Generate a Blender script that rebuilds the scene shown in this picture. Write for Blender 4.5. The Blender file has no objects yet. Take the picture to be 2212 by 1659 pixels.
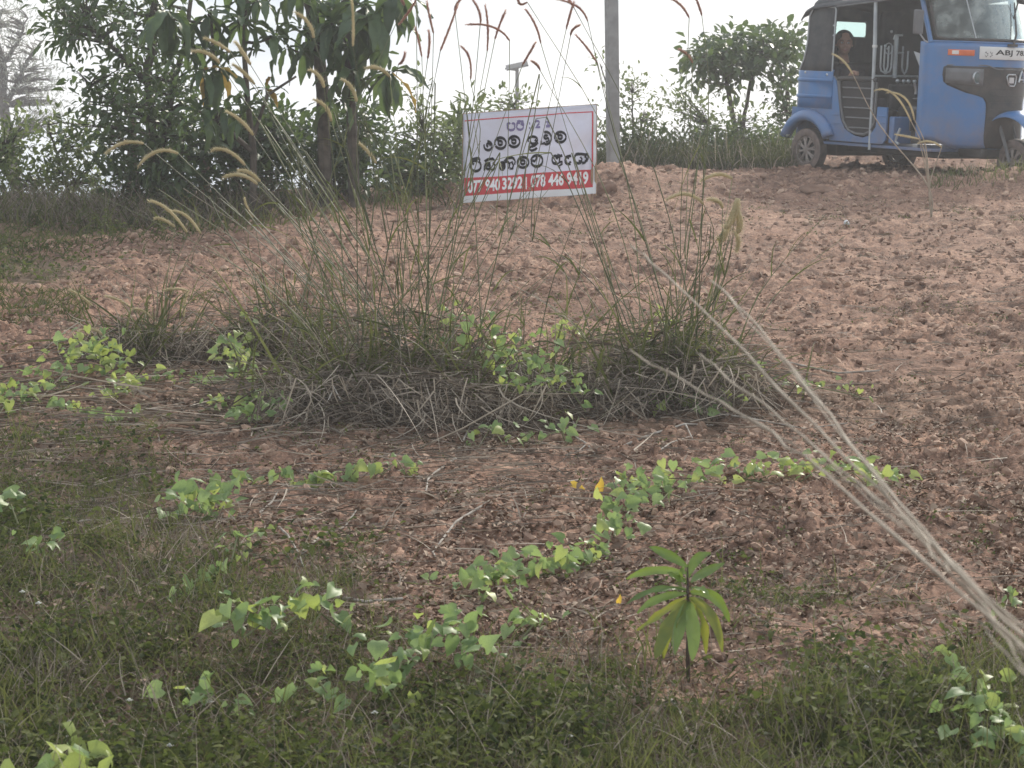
import bpy, bmesh, math, random
import numpy as np
from mathutils import Vector, Matrix, noise as mnoise
R = math.radians
random.seed(7); rng = np.random.default_rng(7)
SC = bpy.context.scene
COL = SC.collection

# ------------------------------------------------------------------ camera, sky, sun, exposure
CAM_Z = 1.45
F = 4790.0                       # focal length in units of a 2212 px wide frame
PITCH = math.atan(499.5 / F)
cam_d = bpy.data.cameras.new('camera'); cam = bpy.data.objects.new('camera', cam_d); COL.objects.link(cam)
cam.location = (0, 0, CAM_Z); cam.rotation_euler = (math.pi / 2 - PITCH, 0, 0)
cam_d.sensor_width = 36; cam_d.lens = F / 2212 * 36
cam_d.clip_start = 0.1; cam_d.clip_end = 2000
cam_d.dof.use_dof = True; cam_d.dof.focus_distance = 9.5; cam_d.dof.aperture_fstop = 14
SC.camera = cam

SUN_EL, SUN_AZ = R(30), R(24)    # azimuth measured from +Y (view direction) towards +X
world = bpy.data.worlds.new("World"); SC.world = world; world.use_nodes = True
nt = world.node_tree; nt.nodes.clear()
def N(t, typ, **kw):
    n = t.nodes.new(typ)
    for k, v in kw.items(): setattr(n, k, v)
    return n
sky = N(nt, 'ShaderNodeTexSky', sky_type='NISHITA'); sky.sun_disc = False
sky.sun_elevation = SUN_EL; sky.sun_rotation = SUN_AZ; sky.air_density = 1.3; sky.dust_density = 2.5
tc = N(nt, 'ShaderNodeTexCoord'); mp = N(nt, 'ShaderNodeMapping'); mp.inputs['Scale'].default_value = (1, 1, 3.2)
nz = N(nt, 'ShaderNodeTexNoise'); nz.inputs['Scale'].default_value = 3.1; nz.inputs['Detail'].default_value = 6; nz.inputs['Roughness'].default_value = .52
cr = N(nt, 'ShaderNodeValToRGB'); cr.color_ramp.elements[0].position = .36; cr.color_ramp.elements[1].position = .62
cr.color_ramp.elements[0].color = (3.2, 3.95, 4.8, 1); cr.color_ramp.elements[1].color = (7.3, 7.4, 7.5, 1)
mx = N(nt, 'ShaderNodeMixRGB'); mx.inputs[0].default_value = .9
bg = N(nt, 'ShaderNodeBackground'); bg.inputs[1].default_value = 0.122
wo = N(nt, 'ShaderNodeOutputWorld')
L = nt.links.new
L(tc.outputs['Generated'], mp.inputs[0]); L(mp.outputs[0], nz.inputs[0]); L(nz.outputs[0], cr.inputs[0])
L(sky.outputs[0], mx.inputs[1]); L(cr.outputs[0], mx.inputs[2]); L(mx.outputs[0], bg.inputs[0]); L(bg.outputs[0], wo.inputs[0])

sd = bpy.data.lights.new('sun', 'SUN'); sun = bpy.data.objects.new('sun', sd); COL.objects.link(sun)
sd.energy = 3.4; sd.angle = R(7); sd.color = (1, .93, .83)
sdir = Vector((math.sin(SUN_AZ) * math.cos(SUN_EL), math.cos(SUN_AZ) * math.cos(SUN_EL), math.sin(SUN_EL)))
sun.rotation_euler = sdir.to_track_quat('Z', 'Y').to_euler(); sun.location = (0, 0, 30)
SC.view_settings.view_transform = 'Standard'; SC.view_settings.look = 'None'
SC.view_settings.exposure = 0.52; SC.view_settings.gamma = 1; SC.view_settings.use_curve_mapping = False
SC.cycles.max_bounces = 8; SC.cycles.transparent_max_bounces = 12; SC.cycles.volume_bounces = 1
VEIL = 0.0023

# ------------------------------------------------------------------ helpers
fwv = Vector((0, math.cos(PITCH), -math.sin(PITCH))); upv = Vector((0, math.sin(PITCH), math.cos(PITCH)))
def P(X, Y, d):                   # a point at forward distance d seen at X, Y in the 2212-wide view
    r = fwv + Vector((1, 0, 0)) * ((X - 1106) / F) + upv * ((829.5 - Y) / F)
    return Vector((0, 0, CAM_Z)) + r * (d / r.y)
def hsh(ix, iy, s):
    n = (ix.astype(np.int64) * 374761393 + iy.astype(np.int64) * 668265263 + s * 974711) & 0x7fffffff
    n = ((n ^ (n >> 13)) * 1274126177) & 0x7fffffff
    return ((n ^ (n >> 16)) & 0xffff) / 65535.0
def vnoise(x, y, s=0):
    x = np.asarray(x, float); y = np.asarray(y, float)
    ix = np.floor(x); iy = np.floor(y); fx = x - ix; fy = y - iy
    fx = fx * fx * (3 - 2 * fx); fy = fy * fy * (3 - 2 * fy)
    a = hsh(ix, iy, s); b = hsh(ix + 1, iy, s); c = hsh(ix, iy + 1, s); d = hsh(ix + 1, iy + 1, s)
    return (a + (b - a) * fx) * (1 - fy) + (c + (d - c) * fx) * fy
def cell(x, y, s=0):              # rounded lumps: 1 at a lump's heart, 0 between lumps
    x = np.asarray(x, float); y = np.asarray(y, float)
    ix = np.floor(x); iy = np.floor(y); best = np.full(x.shape, 9.0); hgt = np.zeros(x.shape)
    for dx in (-1, 0, 1):
        for dy in (-1, 0, 1):
            cx = ix + dx; cy = iy + dy
            px = cx + hsh(cx, cy, s); py = cy + hsh(cx, cy, s + 5)
            d = np.hypot(x - px, y - py); h = hsh(cx, cy, s + 9)
            m = d < best; best = np.where(m, d, best); hgt = np.where(m, h, hgt)
    return np.clip(1 - best * best * 1.6, 0, 1) * hgt
def softplus(s, k=.5): return k * np.logaddexp(0, s / k)
def gbump(x, y, cx, cy, sx, sy, h): return h * np.exp(-.5 * (((x - cx) / sx) ** 2 + ((y - cy) / sy) ** 2))
def gbase(x, y):
    x = np.asarray(x, float); y = np.asarray(y, float)
    t = np.clip((x + 3.0) / 6.0, 0, 1); t = t * t * (3 - 2 * t)
    yc = 18.3 + 4.6 * t
    z = -0.224 + 0.0716 * np.maximum(y, -6) - .16 * softplus(y - yc)
    z = np.maximum(z, -9)
    z = z + gbump(x, y, 4.95, 18.45, .85, .30, .30) + gbump(x, y, .93, 19.0, .23, .5, .15) + gbump(x, y, 2.4, 18.9, 1.0, .18, .05) + gbump(x, y, .12, 17.6, .55, .45, -.13)
    z = z + gbump(x, y, -.3, 9.1, .5, .35, .06) + gbump(x, y, .75, 9.1, .4, .3, .05)
    return z
def sstep(a, b, t): t = np.clip((t - a) / (b - a), 0, 1); return t * t * (3 - 2 * t)
def gdet(x, y):
    x = np.asarray(x, float); y = np.asarray(y, float)
    amp = np.clip((27 - y) / 3, 0, 1) * np.clip((y + 1) / 2, 0, 1) * np.clip((14 - np.abs(x)) / 3, 0, 1)
    grassy = np.clip(((-x) * 1.2 + 6.6 - y) / 1.2, 0, 1)        # smoother under the grass
    a2 = 1 - .5 * grassy
    wx = x + .25 * vnoise(x * 3, y * 3, 3); wy = y + .25 * vnoise(x * 3, y * 3, 4)
    patch = .55 + .95 * sstep(.2, .8, .6 * vnoise(x * .9, y * .7, 8) + .4 * vnoise(x * 2.3, y * 1.9, 9))
    z = .07 * (vnoise(x * .8, y * .8, 1) - .5) + .035 * (vnoise(x * 2.6, y * 2.6, 2) - .5)
    z = z + a2 * patch * (.020 * cell(wx * 4.2, wy * 6.2, 20) + .027 * cell(wx * 9.5, wy * 13, 30) + .022 * cell(wx * 21, wy * 26, 35) + .012 * vnoise(x * 40, y * 40, 40) + .008 * vnoise(x * 80, y * 80, 41))
    return amp * z
def gz(x, y): return gbase(x, y) + gdet(x, y)
def gzf(x, y): return float(gz(np.array([x]), np.array([y]))[0])
def G(X, Y, lift=0.0):            # where the view ray through X, Y meets the ground
    lo, hi = 1.5, 26.0
    ds = np.linspace(lo, hi, 1200); dx = (X - 1106) / F
    r = fwv + upv * ((829.5 - Y) / F); sl = r.z / r.y; k = 1 / r.y
    z = CAM_Z + ds * sl - gbase(dx * k * ds, ds)
    i = np.argmax(z < 0) if (z < 0).any() else 1100
    d = ds[i]; x = dx * k * d
    return Vector((x, d, gzf(x, d) + lift))

def newmesh(name, V, Fa, mat=None, smooth=True, tint=None):
    me = bpy.data.meshes.new(name)
    V = np.asarray(V, np.float32)
    if isinstance(Fa, np.ndarray) and Fa.ndim == 2:
        n, k = Fa.shape
        me.vertices.add(len(V)); me.vertices.foreach_set('co', V.ravel())
        me.loops.add(n * k); me.loops.foreach_set('vertex_index', Fa.astype(np.int32).ravel())
        me.polygons.add(n); me.polygons.foreach_set('loop_start', np.arange(0, n * k, k, dtype=np.int32))
        me.update(calc_edges=True)
    else:
        me.from_pydata([tuple(map(float, v)) for v in V], [], [tuple(f) for f in Fa])
    if smooth: me.polygons.foreach_set('use_smooth', np.ones(len(me.polygons), bool))
    if tint is not None:
        a = me.attributes.new('tint', 'FLOAT', 'POINT'); a.data.foreach_set('value', np.asarray(tint, np.float32))
    if mat: me.materials.append(mat)
    me.update(); return me
def link(name, me, parent=None, loc=None):
    o = bpy.data.objects.new(name, me); COL.objects.link(o)
    if parent: o.parent = parent
    if loc is not None: o.location = loc
    return o
def tag(o, label=None, cat=None, group=None, kind=None):
    if label: o['label'] = label
    if cat: o['category'] = cat
    if group: o['group'] = group
    if kind: o['kind'] = kind
    return o
def thing(name, label, cat, loc=(0, 0, 0), group=None):
    o = bpy.data.objects.new(name, None); o.empty_display_size = .1; COL.objects.link(o); o.location = loc
    return tag(o, label, cat, group)

class MB:
    def __init__(s): s.v = []; s.f = []
    def add(s, V, Fa):
        b = len(s.v); s.v += [tuple(v) for v in V]; s.f += [tuple(b + i for i in f) for f in Fa]; return s
    def box(s, c, d, rot=None):
        V = [Vector((sx * d[0] / 2, sy * d[1] / 2, sz * d[2] / 2)) for sx in (-1, 1) for sy in (-1, 1) for sz in (-1, 1)]
        if rot is not None: V = [rot @ v for v in V]
        V = [v + Vector(c) for v in V]
        return s.add(V, [(0, 1, 3, 2), (4, 6, 7, 5), (0, 4, 5, 1), (2, 3, 7, 6), (0, 2, 6, 4), (1, 5, 7, 3)])
    def tube(s, pts, r, seg=6, cap=True):
        pts = [Vector(p) for p in pts]; n = len(pts)
        rr = r if hasattr(r, '__len__') else [r] * n
        V = []; Fa = []; prev = None
        for i, p in enumerate(pts):
            t = (pts[min(i + 1, n - 1)] - pts[max(i - 1, 0)])
            t = t.normalized() if t.length > 1e-9 else Vector((0, 0, 1))
            if prev is None:
                a = Vector((0, 0, 1)) if abs(t.z) < .9 else Vector((1, 0, 0)); u = t.cross(a).normalized()
            else:
                u = (prev - t * prev.dot(t)); u = u.normalized() if u.length > 1e-6 else t.orthogonal().normalized()
            prev = u; w = t.cross(u)
            for k in range(seg):
                an = 2 * math.pi * k / seg; V.append(p + (u * math.cos(an) + w * math.sin(an)) * rr[i])
        for i in range(n - 1):
            for k in range(seg):
                a = i * seg + k; b = i * seg + (k + 1) % seg; Fa.append((a, b, b + seg, a + seg))
        if cap: Fa.append(tuple(range(seg))[::-1]); Fa.append(tuple((n - 1) * seg + k for k in range(seg)))
        return s.add(V, Fa)
    def prism(s, poly, axis, a, b):      # polygon (2-D) pushed along an axis from a to b
        n = len(poly)
        def mk(p, t):
            return {'x': (t, p[0], p[1]), 'y': (p[0], t, p[1]), 'z': (p[0], p[1], t)}[axis]
        V = [mk(p, a) for p in poly] + [mk(p, b) for p in poly]
        Fa = [tuple(range(n))[::-1], tuple(range(n, 2 * n))] + [(i, (i + 1) % n, n + (i + 1) % n, n + i) for i in range(n)]
        return s.add(V, Fa)
    def grid(s, rows, closed=False):     # rows of points -> quads
        m = len(rows[0]); V = [p for r in rows for p in r]; Fa = []
        for i in range(len(rows) - 1):
            for k in range(m if closed else m - 1):
                a = i * m + k; b = i * m + (k + 1) % m; Fa.append((a, b, b + m, a + m))
        return s.add(V, Fa)
    def lathe(s, prof, c, axis='y', seg=24, a0=0, a1=2 * math.pi):   # prof: (radius, along)
        full = abs(a1 - a0 - 2 * math.pi) < 1e-6; rows = []
        for r, h in prof:
            row = []
            for k in range(seg if full else seg + 1):
                an = a0 + (a1 - a0) * k / seg; ca, sa = math.cos(an) * r, math.sin(an) * r
                q = {'y': (ca, h, sa), 'z': (ca, sa, h), 'x': (h, ca, sa)}[axis]
                row.append((c[0] + q[0], c[1] + q[1], c[2] + q[2]))
            rows.append(row)
        return s.grid(rows, full)
    def ball(s, c, r, seg=10, rings=7):
        r = r if hasattr(r, '__len__') else (r, r, r); rows = []
        for i in range(rings + 1):
            th = math.pi * i / rings
            rows.append([(c[0] + r[0] * math.sin(th) * math.cos(2 * math.pi * k / seg), c[1] + r[1] * math.sin(th) * math.sin(2 * math.pi * k / seg), c[2] - r[2] * math.cos(th)) for k in range(seg)])
        return s.grid(rows, True)
    def build(s, name, mat, parent=None, smooth=True, bevel=0, solid=0, subsurf=0, loc=None, angle=40):
        me = bpy.data.meshes.new(name); me.from_pydata([tuple(v) for v in s.v], [], s.f)
        bm = bmesh.new(); bm.from_mesh(me); bmesh.ops.remove_doubles(bm, verts=bm.verts, dist=1e-5)
        bmesh.ops.recalc_face_normals(bm, faces=bm.faces); bm.to_mesh(me); bm.free()
        me.materials.append(mat)
        o = link(name, me, parent, loc)
        if smooth:
            me.polygons.foreach_set('use_smooth', np.ones(len(me.polygons), bool))
            me.set_sharp_from_angle(angle=R(angle))
        if solid: m = o.modifiers.new('s', 'SOLIDIFY'); m.thickness = solid; m.offset = 0
        if bevel: m = o.modifiers.new('b', 'BEVEL'); m.width = bevel; m.segments = 2; m.limit_method = 'ANGLE'; m.angle_limit = R(50)
        if subsurf: m = o.modifiers.new('u', 'SUBSURF'); m.levels = subsurf; m.render_levels = subsurf
        return o
def bez(p0, p1, p2, n=8):
    p0, p1, p2 = Vector(p0), Vector(p1), Vector(p2)
    return [p0 * (1 - t) ** 2 + p1 * 2 * t * (1 - t) + p2 * t * t for t in [i / n for i in range(n + 1)]]
def thru(p0, pm, p2, n=8):        # curve through a middle point
    pm = Vector(pm); c = pm * 2 - (Vector(p0) + Vector(p2)) / 2
    return bez(p0, c, p2, n)

# ------------------------------------------------------------------ materials
def mat(name, col, rough=.6, col2=None, scale=8, metal=0, spec=.4, bump=0, bscale=60, transl=0, tcol=None, attr=False, objrand=False, detail=4, dirt=None, dirt_amt=.5, coat=0, low=False):
    m = bpy.data.materials.new(name); m.use_nodes = True; t = m.node_tree; t.nodes.clear(); l = t.links.new
    out = N(t, 'ShaderNodeOutputMaterial'); b = N(t, 'ShaderNodeBsdfPrincipled')
    b.inputs['Roughness'].default_value = rough; b.inputs['Metallic'].default_value = metal; b.inputs['Specular IOR Level'].default_value = spec
    if coat: b.inputs['Coat Weight'].default_value = coat; b.inputs['Coat Roughness'].default_value = .15
    c2 = col2 or tuple(min(1, c * 1.0) for c in col)
    tcn = N(t, 'ShaderNodeTexCoord'); nn = N(t, 'ShaderNodeTexNoise'); nn.inputs['Scale'].default_value = scale; nn.inputs['Detail'].default_value = detail
    l(tcn.outputs['Object'], nn.inputs[0])
    mixn = N(t, 'ShaderNodeMixRGB'); mixn.inputs[1].default_value = (*col, 1); mixn.inputs[2].default_value = (*c2, 1)
    if attr:
        at = N(t, 'ShaderNodeAttribute', attribute_name='tint'); l(at.outputs['Fac'], mixn.inputs[0])
    elif objrand:
        oi = N(t, 'ShaderNodeObjectInfo'); l(oi.outputs['Random'], mixn.inputs[0])
    else:
        rmp = N(t, 'ShaderNodeMapRange'); rmp.inputs[1].default_value = .35; rmp.inputs[2].default_value = .65
        l(nn.outputs[0], rmp.inputs[0]); l(rmp.outputs[0], mixn.inputs[0])
    cout = mixn.outputs[0]
    if attr or objrand:
        mu = N(t, 'ShaderNodeMixRGB', blend_type='MULTIPLY'); mu.inputs[0].default_value = .55
        l(cout, mu.inputs[1]); l(nn.outputs[0], mu.inputs[2]); cout = mu.outputs[0]
        gm = N(t, 'ShaderNodeHueSaturation'); gm.inputs['Value'].default_value = 1.35; l(cout, gm.inputs['Color']); cout = gm.outputs[0]
    if dirt:
        n2 = N(t, 'ShaderNodeTexNoise'); n2.inputs['Scale'].default_value = 5; n2.inputs['Detail'].default_value = 8; n2.inputs['Roughness'].default_value = .7
        l(tcn.outputs['Object'], n2.inputs[0]); r2 = N(t, 'ShaderNodeMapRange'); r2.inputs[1].default_value = .42; r2.inputs[2].default_value = .72; r2.inputs[4].default_value = dirt_amt
        l(n2.outputs[0], r2.inputs[0])
        if low:       # road dust thrown up over the lower panels
            sp = N(t, 'ShaderNodeSeparateXYZ'); l(tcn.outputs['Object'], sp.inputs[0]); zr = N(t, 'ShaderNodeMapRange'); zr.inputs[1].default_value = .62; zr.inputs[2].default_value = .25; zr.inputs[4].default_value = .75; l(sp.outputs[2], zr.inputs[0])
            zm = N(t, 'ShaderNodeMath', operation='MULTIPLY'); l(zr.outputs[0], zm.inputs[0]); l(n2.outputs[0], zm.inputs[1]); za = N(t, 'ShaderNodeMath', operation='ADD'); za.use_clamp = True; l(r2.outputs[0], za.inputs[0]); l(zm.outputs[0], za.inputs[1]); r2 = za
        dm = N(t, 'ShaderNodeMixRGB'); dm.inputs[2].default_value = (*dirt, 1)
        l(r2.outputs[0], dm.inputs[0]); l(cout, dm.inputs[1]); cout = dm.outputs[0]
        rm = N(t, 'ShaderNodeMapRange'); rm.inputs[3].default_value = rough; rm.inputs[4].default_value = .9; l(r2.outputs[0], rm.inputs[0]); l(rm.outputs[0], b.inputs['Roughness'])
    l(cout, b.inputs['Base Color'])
    if bump:
        n3 = N(t, 'ShaderNodeTexNoise'); n3.inputs['Scale'].default_value = bscale; n3.inputs['Detail'].default_value = 5; l(tcn.outputs['Object'], n3.inputs[0])
        bp = N(t, 'ShaderNodeBump'); bp.inputs['Strength'].default_value = bump; bp.inputs['Distance'].default_value = .01
        l(n3.outputs[0], bp.inputs['Height']); l(bp.outputs[0], b.inputs['Normal'])
    sh = b.outputs[0]
    if transl:
        tr = N(t, 'ShaderNodeBsdfTranslucent'); ms = N(t, 'ShaderNodeMixShader'); ms.inputs[0].default_value = transl
        if tcol:
            tm = N(t, 'ShaderNodeMixRGB'); tm.inputs[0].default_value = .5; tm.inputs[2].default_value = (*tcol, 1); l(cout, tm.inputs[1]); l(tm.outputs[0], tr.inputs[0])
        else: l(cout, tr.inputs[0])
        l(sh, ms.inputs[1]); l(tr.outputs[0], ms.inputs[2]); sh = ms.outputs[0]
    l(sh, out.inputs[0]); return m
M = {}
M['blade'] = mat('grass_blade', (.026, .036, .013), .7, (.17, .175, .07), spec=.2, transl=.38, tcol=(.17, .20, .05), attr=True, scale=3)
M['weed'] = mat('weed_leaf', (.022, .034, .012), .75, (.14, .155, .05), spec=.15, transl=.38, tcol=(.14, .19, .045), attr=True, scale=3)
M['dry'] = mat('dry_grass', (.085, .062, .045), .8, (.45, .38, .30), transl=.15, attr=True, scale=5)
M['twig'] = mat('dead_twig', (.20, .17, .14), .85, (.42, .38, .33), scale=30)
M['litter'] = mat('dry_litter', (.11, .065, .045), .85, (.38, .28, .20), attr=True, scale=5)
M['culm'] = mat('culm_green', (.06, .07, .03), .6, (.21, .22, .10), objrand=True, scale=6)
M['culm_dry'] = mat('culm_straw', (.25, .20, .145), .7, (.37, .305, .23), scale=12)
M['spike'] = mat('spike_cream', (.50, .43, .26), .8, (.62, .54, .36), transl=.4, tcol=(.75, .66, .42), scale=20)
M['spike_p'] = mat('spike_backlit_tint', (.36, .22, .19), .8, (.46, .32, .24), transl=.55, tcol=(.72, .42, .34), scale=20)  # same heads as the cream ones, backlight put into the colour
M['vine'] = mat('vine_leaf', (.15, .23, .085), .5, (.30, .39, .16), spec=.4, transl=.40, tcol=(.36, .50, .14), objrand=True, scale=14)
M['vine_y'] = mat('vine_leaf_yellowish', (.25, .32, .09), .5, (.42, .47, .16), spec=.4, transl=.44, tcol=(.52, .62, .14), objrand=True, scale=14)
M['yellow'] = mat('yellow_leaf', (.66, .44, .05), .7, (.74, .54, .10), transl=.4, tcol=(.9, .6, .08), scale=30)
M['vstem'] = mat('vine_stem', (.13, .15, .06), .6, (.22, .21, .11), scale=10)
M['mango'] = mat('seedling_leaf', (.085, .15, .035), .35, (.20, .28, .06), spec=.5, transl=.3, tcol=(.28, .38, .05), objrand=True, scale=18, bump=.15, bscale=70)
M['mango_y'] = mat('seedling_old_leaf', (.20, .22, .035), .4, (.11, .16, .03), spec=.5, transl=.35, tcol=(.45, .45, .06), scale=22)
M['mstem'] = mat('seedling_stem', (.055, .035, .03), .6, (.10, .07, .05), scale=30)
M['tleaf'] = mat('tree_leaf', (.036, .066, .026), .42, (.078, .118, .042), spec=.5, transl=.3, tcol=(.20, .30, .07), attr=True, scale=2)
M['bigleaf'] = mat('big_tree_leaf', (.042, .078, .036), .4, (.085, .135, .055), spec=.45, transl=.34, tcol=(.20, .30, .07), objrand=True, scale=9)
M['bigleaf_y'] = mat('big_tree_old_leaf', (.35, .23, .05), .5, (.42, .30, .07), transl=.3, scale=9)
M['bush'] = mat('bush_leaf', (.065, .105, .035), .45, (.16, .20, .08), transl=.40, tcol=(.27, .33, .12), attr=True, scale=2)
M['pale'] = mat('pale_far_leaf', (.24, .27, .22), .6, (.36, .38, .32), transl=.3, attr=True, scale=2)  # distance fading and overexposure put into the leaf colour
M['bark'] = mat('bark', (.045, .036, .028), .9, (.11, .09, .07), scale=14, bump=.6, bscale=30)
M['bark_p'] = mat('pinkish_bark', (.34, .24, .19), .85, (.22, .16, .13), scale=8, bump=.3, bscale=30)
M['concrete'] = mat('concrete', (.33, .33, .325), .9, (.24, .24, .235), scale=9, bump=.25, bscale=120, dirt=(.15, .14, .12), dirt_amt=.4)
M['rock'] = mat('dark_rock', (.075, .075, .075), .9, (.16, .15, .14), scale=9, bump=.6, bscale=30)
M['clod'] = mat('soil_clod', (.22, .135, .095), .95, (.48, .325, .235), attr=True, scale=12, bump=.4, bscale=60)
M['flower'] = mat('white_petal', (.8, .8, .76), .6, (.7, .7, .66), transl=.3)
# auto rickshaw
DUST = (.26, .19, .15)
M['blue'] = mat('blue_paint', (.048, .17, .41), .32, (.045, .155, .37), spec=.5, coat=.35, dirt=DUST, dirt_amt=.34, scale=3, low=True)
M['hood'] = mat('hood_vinyl', (.035, .037, .042), .7, (.055, .057, .062), scale=5, bump=.15, bscale=150, dirt=(.14, .13, .12), dirt_amt=.4)
M['inner'] = mat('inner_lining', (.028, .026, .027), .8, (.04, .036, .036), scale=6)
M['rubber'] = mat('tyre_rubber', (.02, .02, .021), .85, (.05, .045, .04), scale=10, dirt=(.20, .15, .12), dirt_amt=.6)
M['dustrub'] = mat('dusty_sidewall', (.22, .17, .145), .9, (.14, .11, .10), scale=14)
M['alloy'] = mat('alloy_rim', (.36, .31, .28), .5, (.26, .22, .20), metal=.3, scale=14)
M['chrome'] = mat('chrome_tube', (.60, .62, .64), .28, (.5, .52, .55), metal=.8, scale=8)
M['steelw'] = mat('pale_painted_tube', (.50, .53, .54), .4, (.40, .42, .44), metal=.2, scale=8)
M['blackp'] = mat('black_plastic', (.018, .018, .019), .45, (.03, .03, .03), scale=8, dirt=DUST, dirt_amt=.25)
M['greyp'] = mat('grey_plastic', (.12, .12, .125), .5, (.16, .16, .165), scale=8)
M['seat'] = mat('seat_vinyl', (.03, .028, .03), .55, (.045, .042, .045), scale=8, bump=.1)
M['orange'] = mat('orange_lens', (.75, .16, .03), .2, (.6, .12, .03), spec=.6, scale=10)
M['clear'] = mat('clear_lens', (.75, .70, .66), .15, (.65, .6, .56), spec=.7, scale=10)
M['reflector'] = mat('headlamp_reflector', (.85, .86, .88), .12, (.7, .72, .75), metal=.9, scale=10)
M['plate'] = mat('plate_white', (.72, .72, .70), .45, (.66, .66, .64), scale=10)
M['ink'] = mat('black_ink', (.004, .004, .007), .8, spec=.1)
M['inkp'] = mat('violet_ink', (.16, .13, .27), .6)
M['banner'] = mat('banner_vinyl', (.74, .74, .82), .5, (.70, .70, .79), transl=.35, tcol=(.80, .80, .88), scale=4, dirt=(.50, .44, .42), dirt_amt=.35)
M['bwhite'] = mat('banner_white_edge', (.80, .80, .80), .5, (.76, .76, .76), transl=.2, scale=4)
M['bred'] = mat('banner_red', (.60, .035, .045), .5, (.55, .03, .04), transl=.15, scale=4)
M['bwood'] = mat('raw_wood', (.36, .24, .15), .8, (.24, .16, .10), scale=18)
M['wtext'] = mat('white_print', (.82, .80, .80), .5)
M['skin'] = mat('skin', (.38, .23, .17), .55, (.34, .20, .15), scale=8, spec=.35)
M['hair'] = mat('black_hair', (.010, .009, .009), .45, (.02, .017, .015), scale=60)
M['cloth'] = mat('dark_dress', (.030, .024, .032), .85, (.05, .04, .05), scale=20)
M['white_eye'] = mat('eye_white', (.7, .68, .66), .3)
M['lip'] = mat('lips', (.33, .12, .10), .5)
M['teeth'] = mat('teeth', (.75, .72, .66), .3)
def glassmat():
    m = bpy.data.materials.new('windscreen_glass'); m.use_nodes = True; t = m.node_tree; t.nodes.clear(); l = t.links.new
    o = N(t, 'ShaderNodeOutputMaterial'); tr = N(t, 'ShaderNodeBsdfTransparent'); tr.inputs[0].default_value = (.78, .88, .86, 1)
    gl = N(t, 'ShaderNodeBsdfGlossy'); gl.inputs['Roughness'].default_value = .04; gl.inputs[0].default_value = (.8, .95, .95, 1)
    df = N(t, 'ShaderNodeBsdfDiffuse'); df.inputs[0].default_value = (.45, .50, .48, 1)  # pale blotchy diffuse paints sky reflections onto the glass
    lw = N(t, 'ShaderNodeLayerWeight'); lw.inputs[0].default_value = .45; m1 = N(t, 'ShaderNodeMixShader'); m2 = N(t, 'ShaderNodeMixShader')
    tcn = N(t, 'ShaderNodeTexCoord'); nn = N(t, 'ShaderNodeTexNoise'); nn.inputs['Scale'].default_value = 7; nn.inputs['Detail'].default_value = 6
    mr = N(t, 'ShaderNodeMapRange'); mr.inputs[1].default_value = .4; mr.inputs[2].default_value = .75; mr.inputs[3].default_value = .12; mr.inputs[4].default_value = .75
    l(tcn.outputs['Object'], nn.inputs[0]); l(nn.outputs[0], mr.inputs[0])
    l(lw.outputs['Facing'], m1.inputs[0]); l(tr.outputs[0], m1.inputs[1]); l(gl.outputs[0], m1.inputs[2])
    l(mr.outputs[0], m2.inputs[0]); l(m1.outputs[0], m2.inputs[1]); l(df.outputs[0], m2.inputs[2]); l(m2.outputs[0], o.inputs[0]); return m
M['glass'] = glassmat()
def clearglass():
    m = bpy.data.materials.new('clear_pane'); m.use_nodes = True; t = m.node_tree; t.nodes.clear(); l = t.links.new
    o = N(t, 'ShaderNodeOutputMaterial'); tr = N(t, 'ShaderNodeBsdfTransparent'); tr.inputs[0].default_value = (.80, .93, .92, 1)
    gl = N(t, 'ShaderNodeBsdfGlossy'); gl.inputs['Roughness'].default_value = .05; m1 = N(t, 'ShaderNodeMixShader'); m1.inputs[0].default_value = .06
    l(tr.outputs[0], m1.inputs[1]); l(gl.outputs[0], m1.inputs[2]); l(m1.outputs[0], o.inputs[0]); return m
M['pane'] = clearglass()
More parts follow.
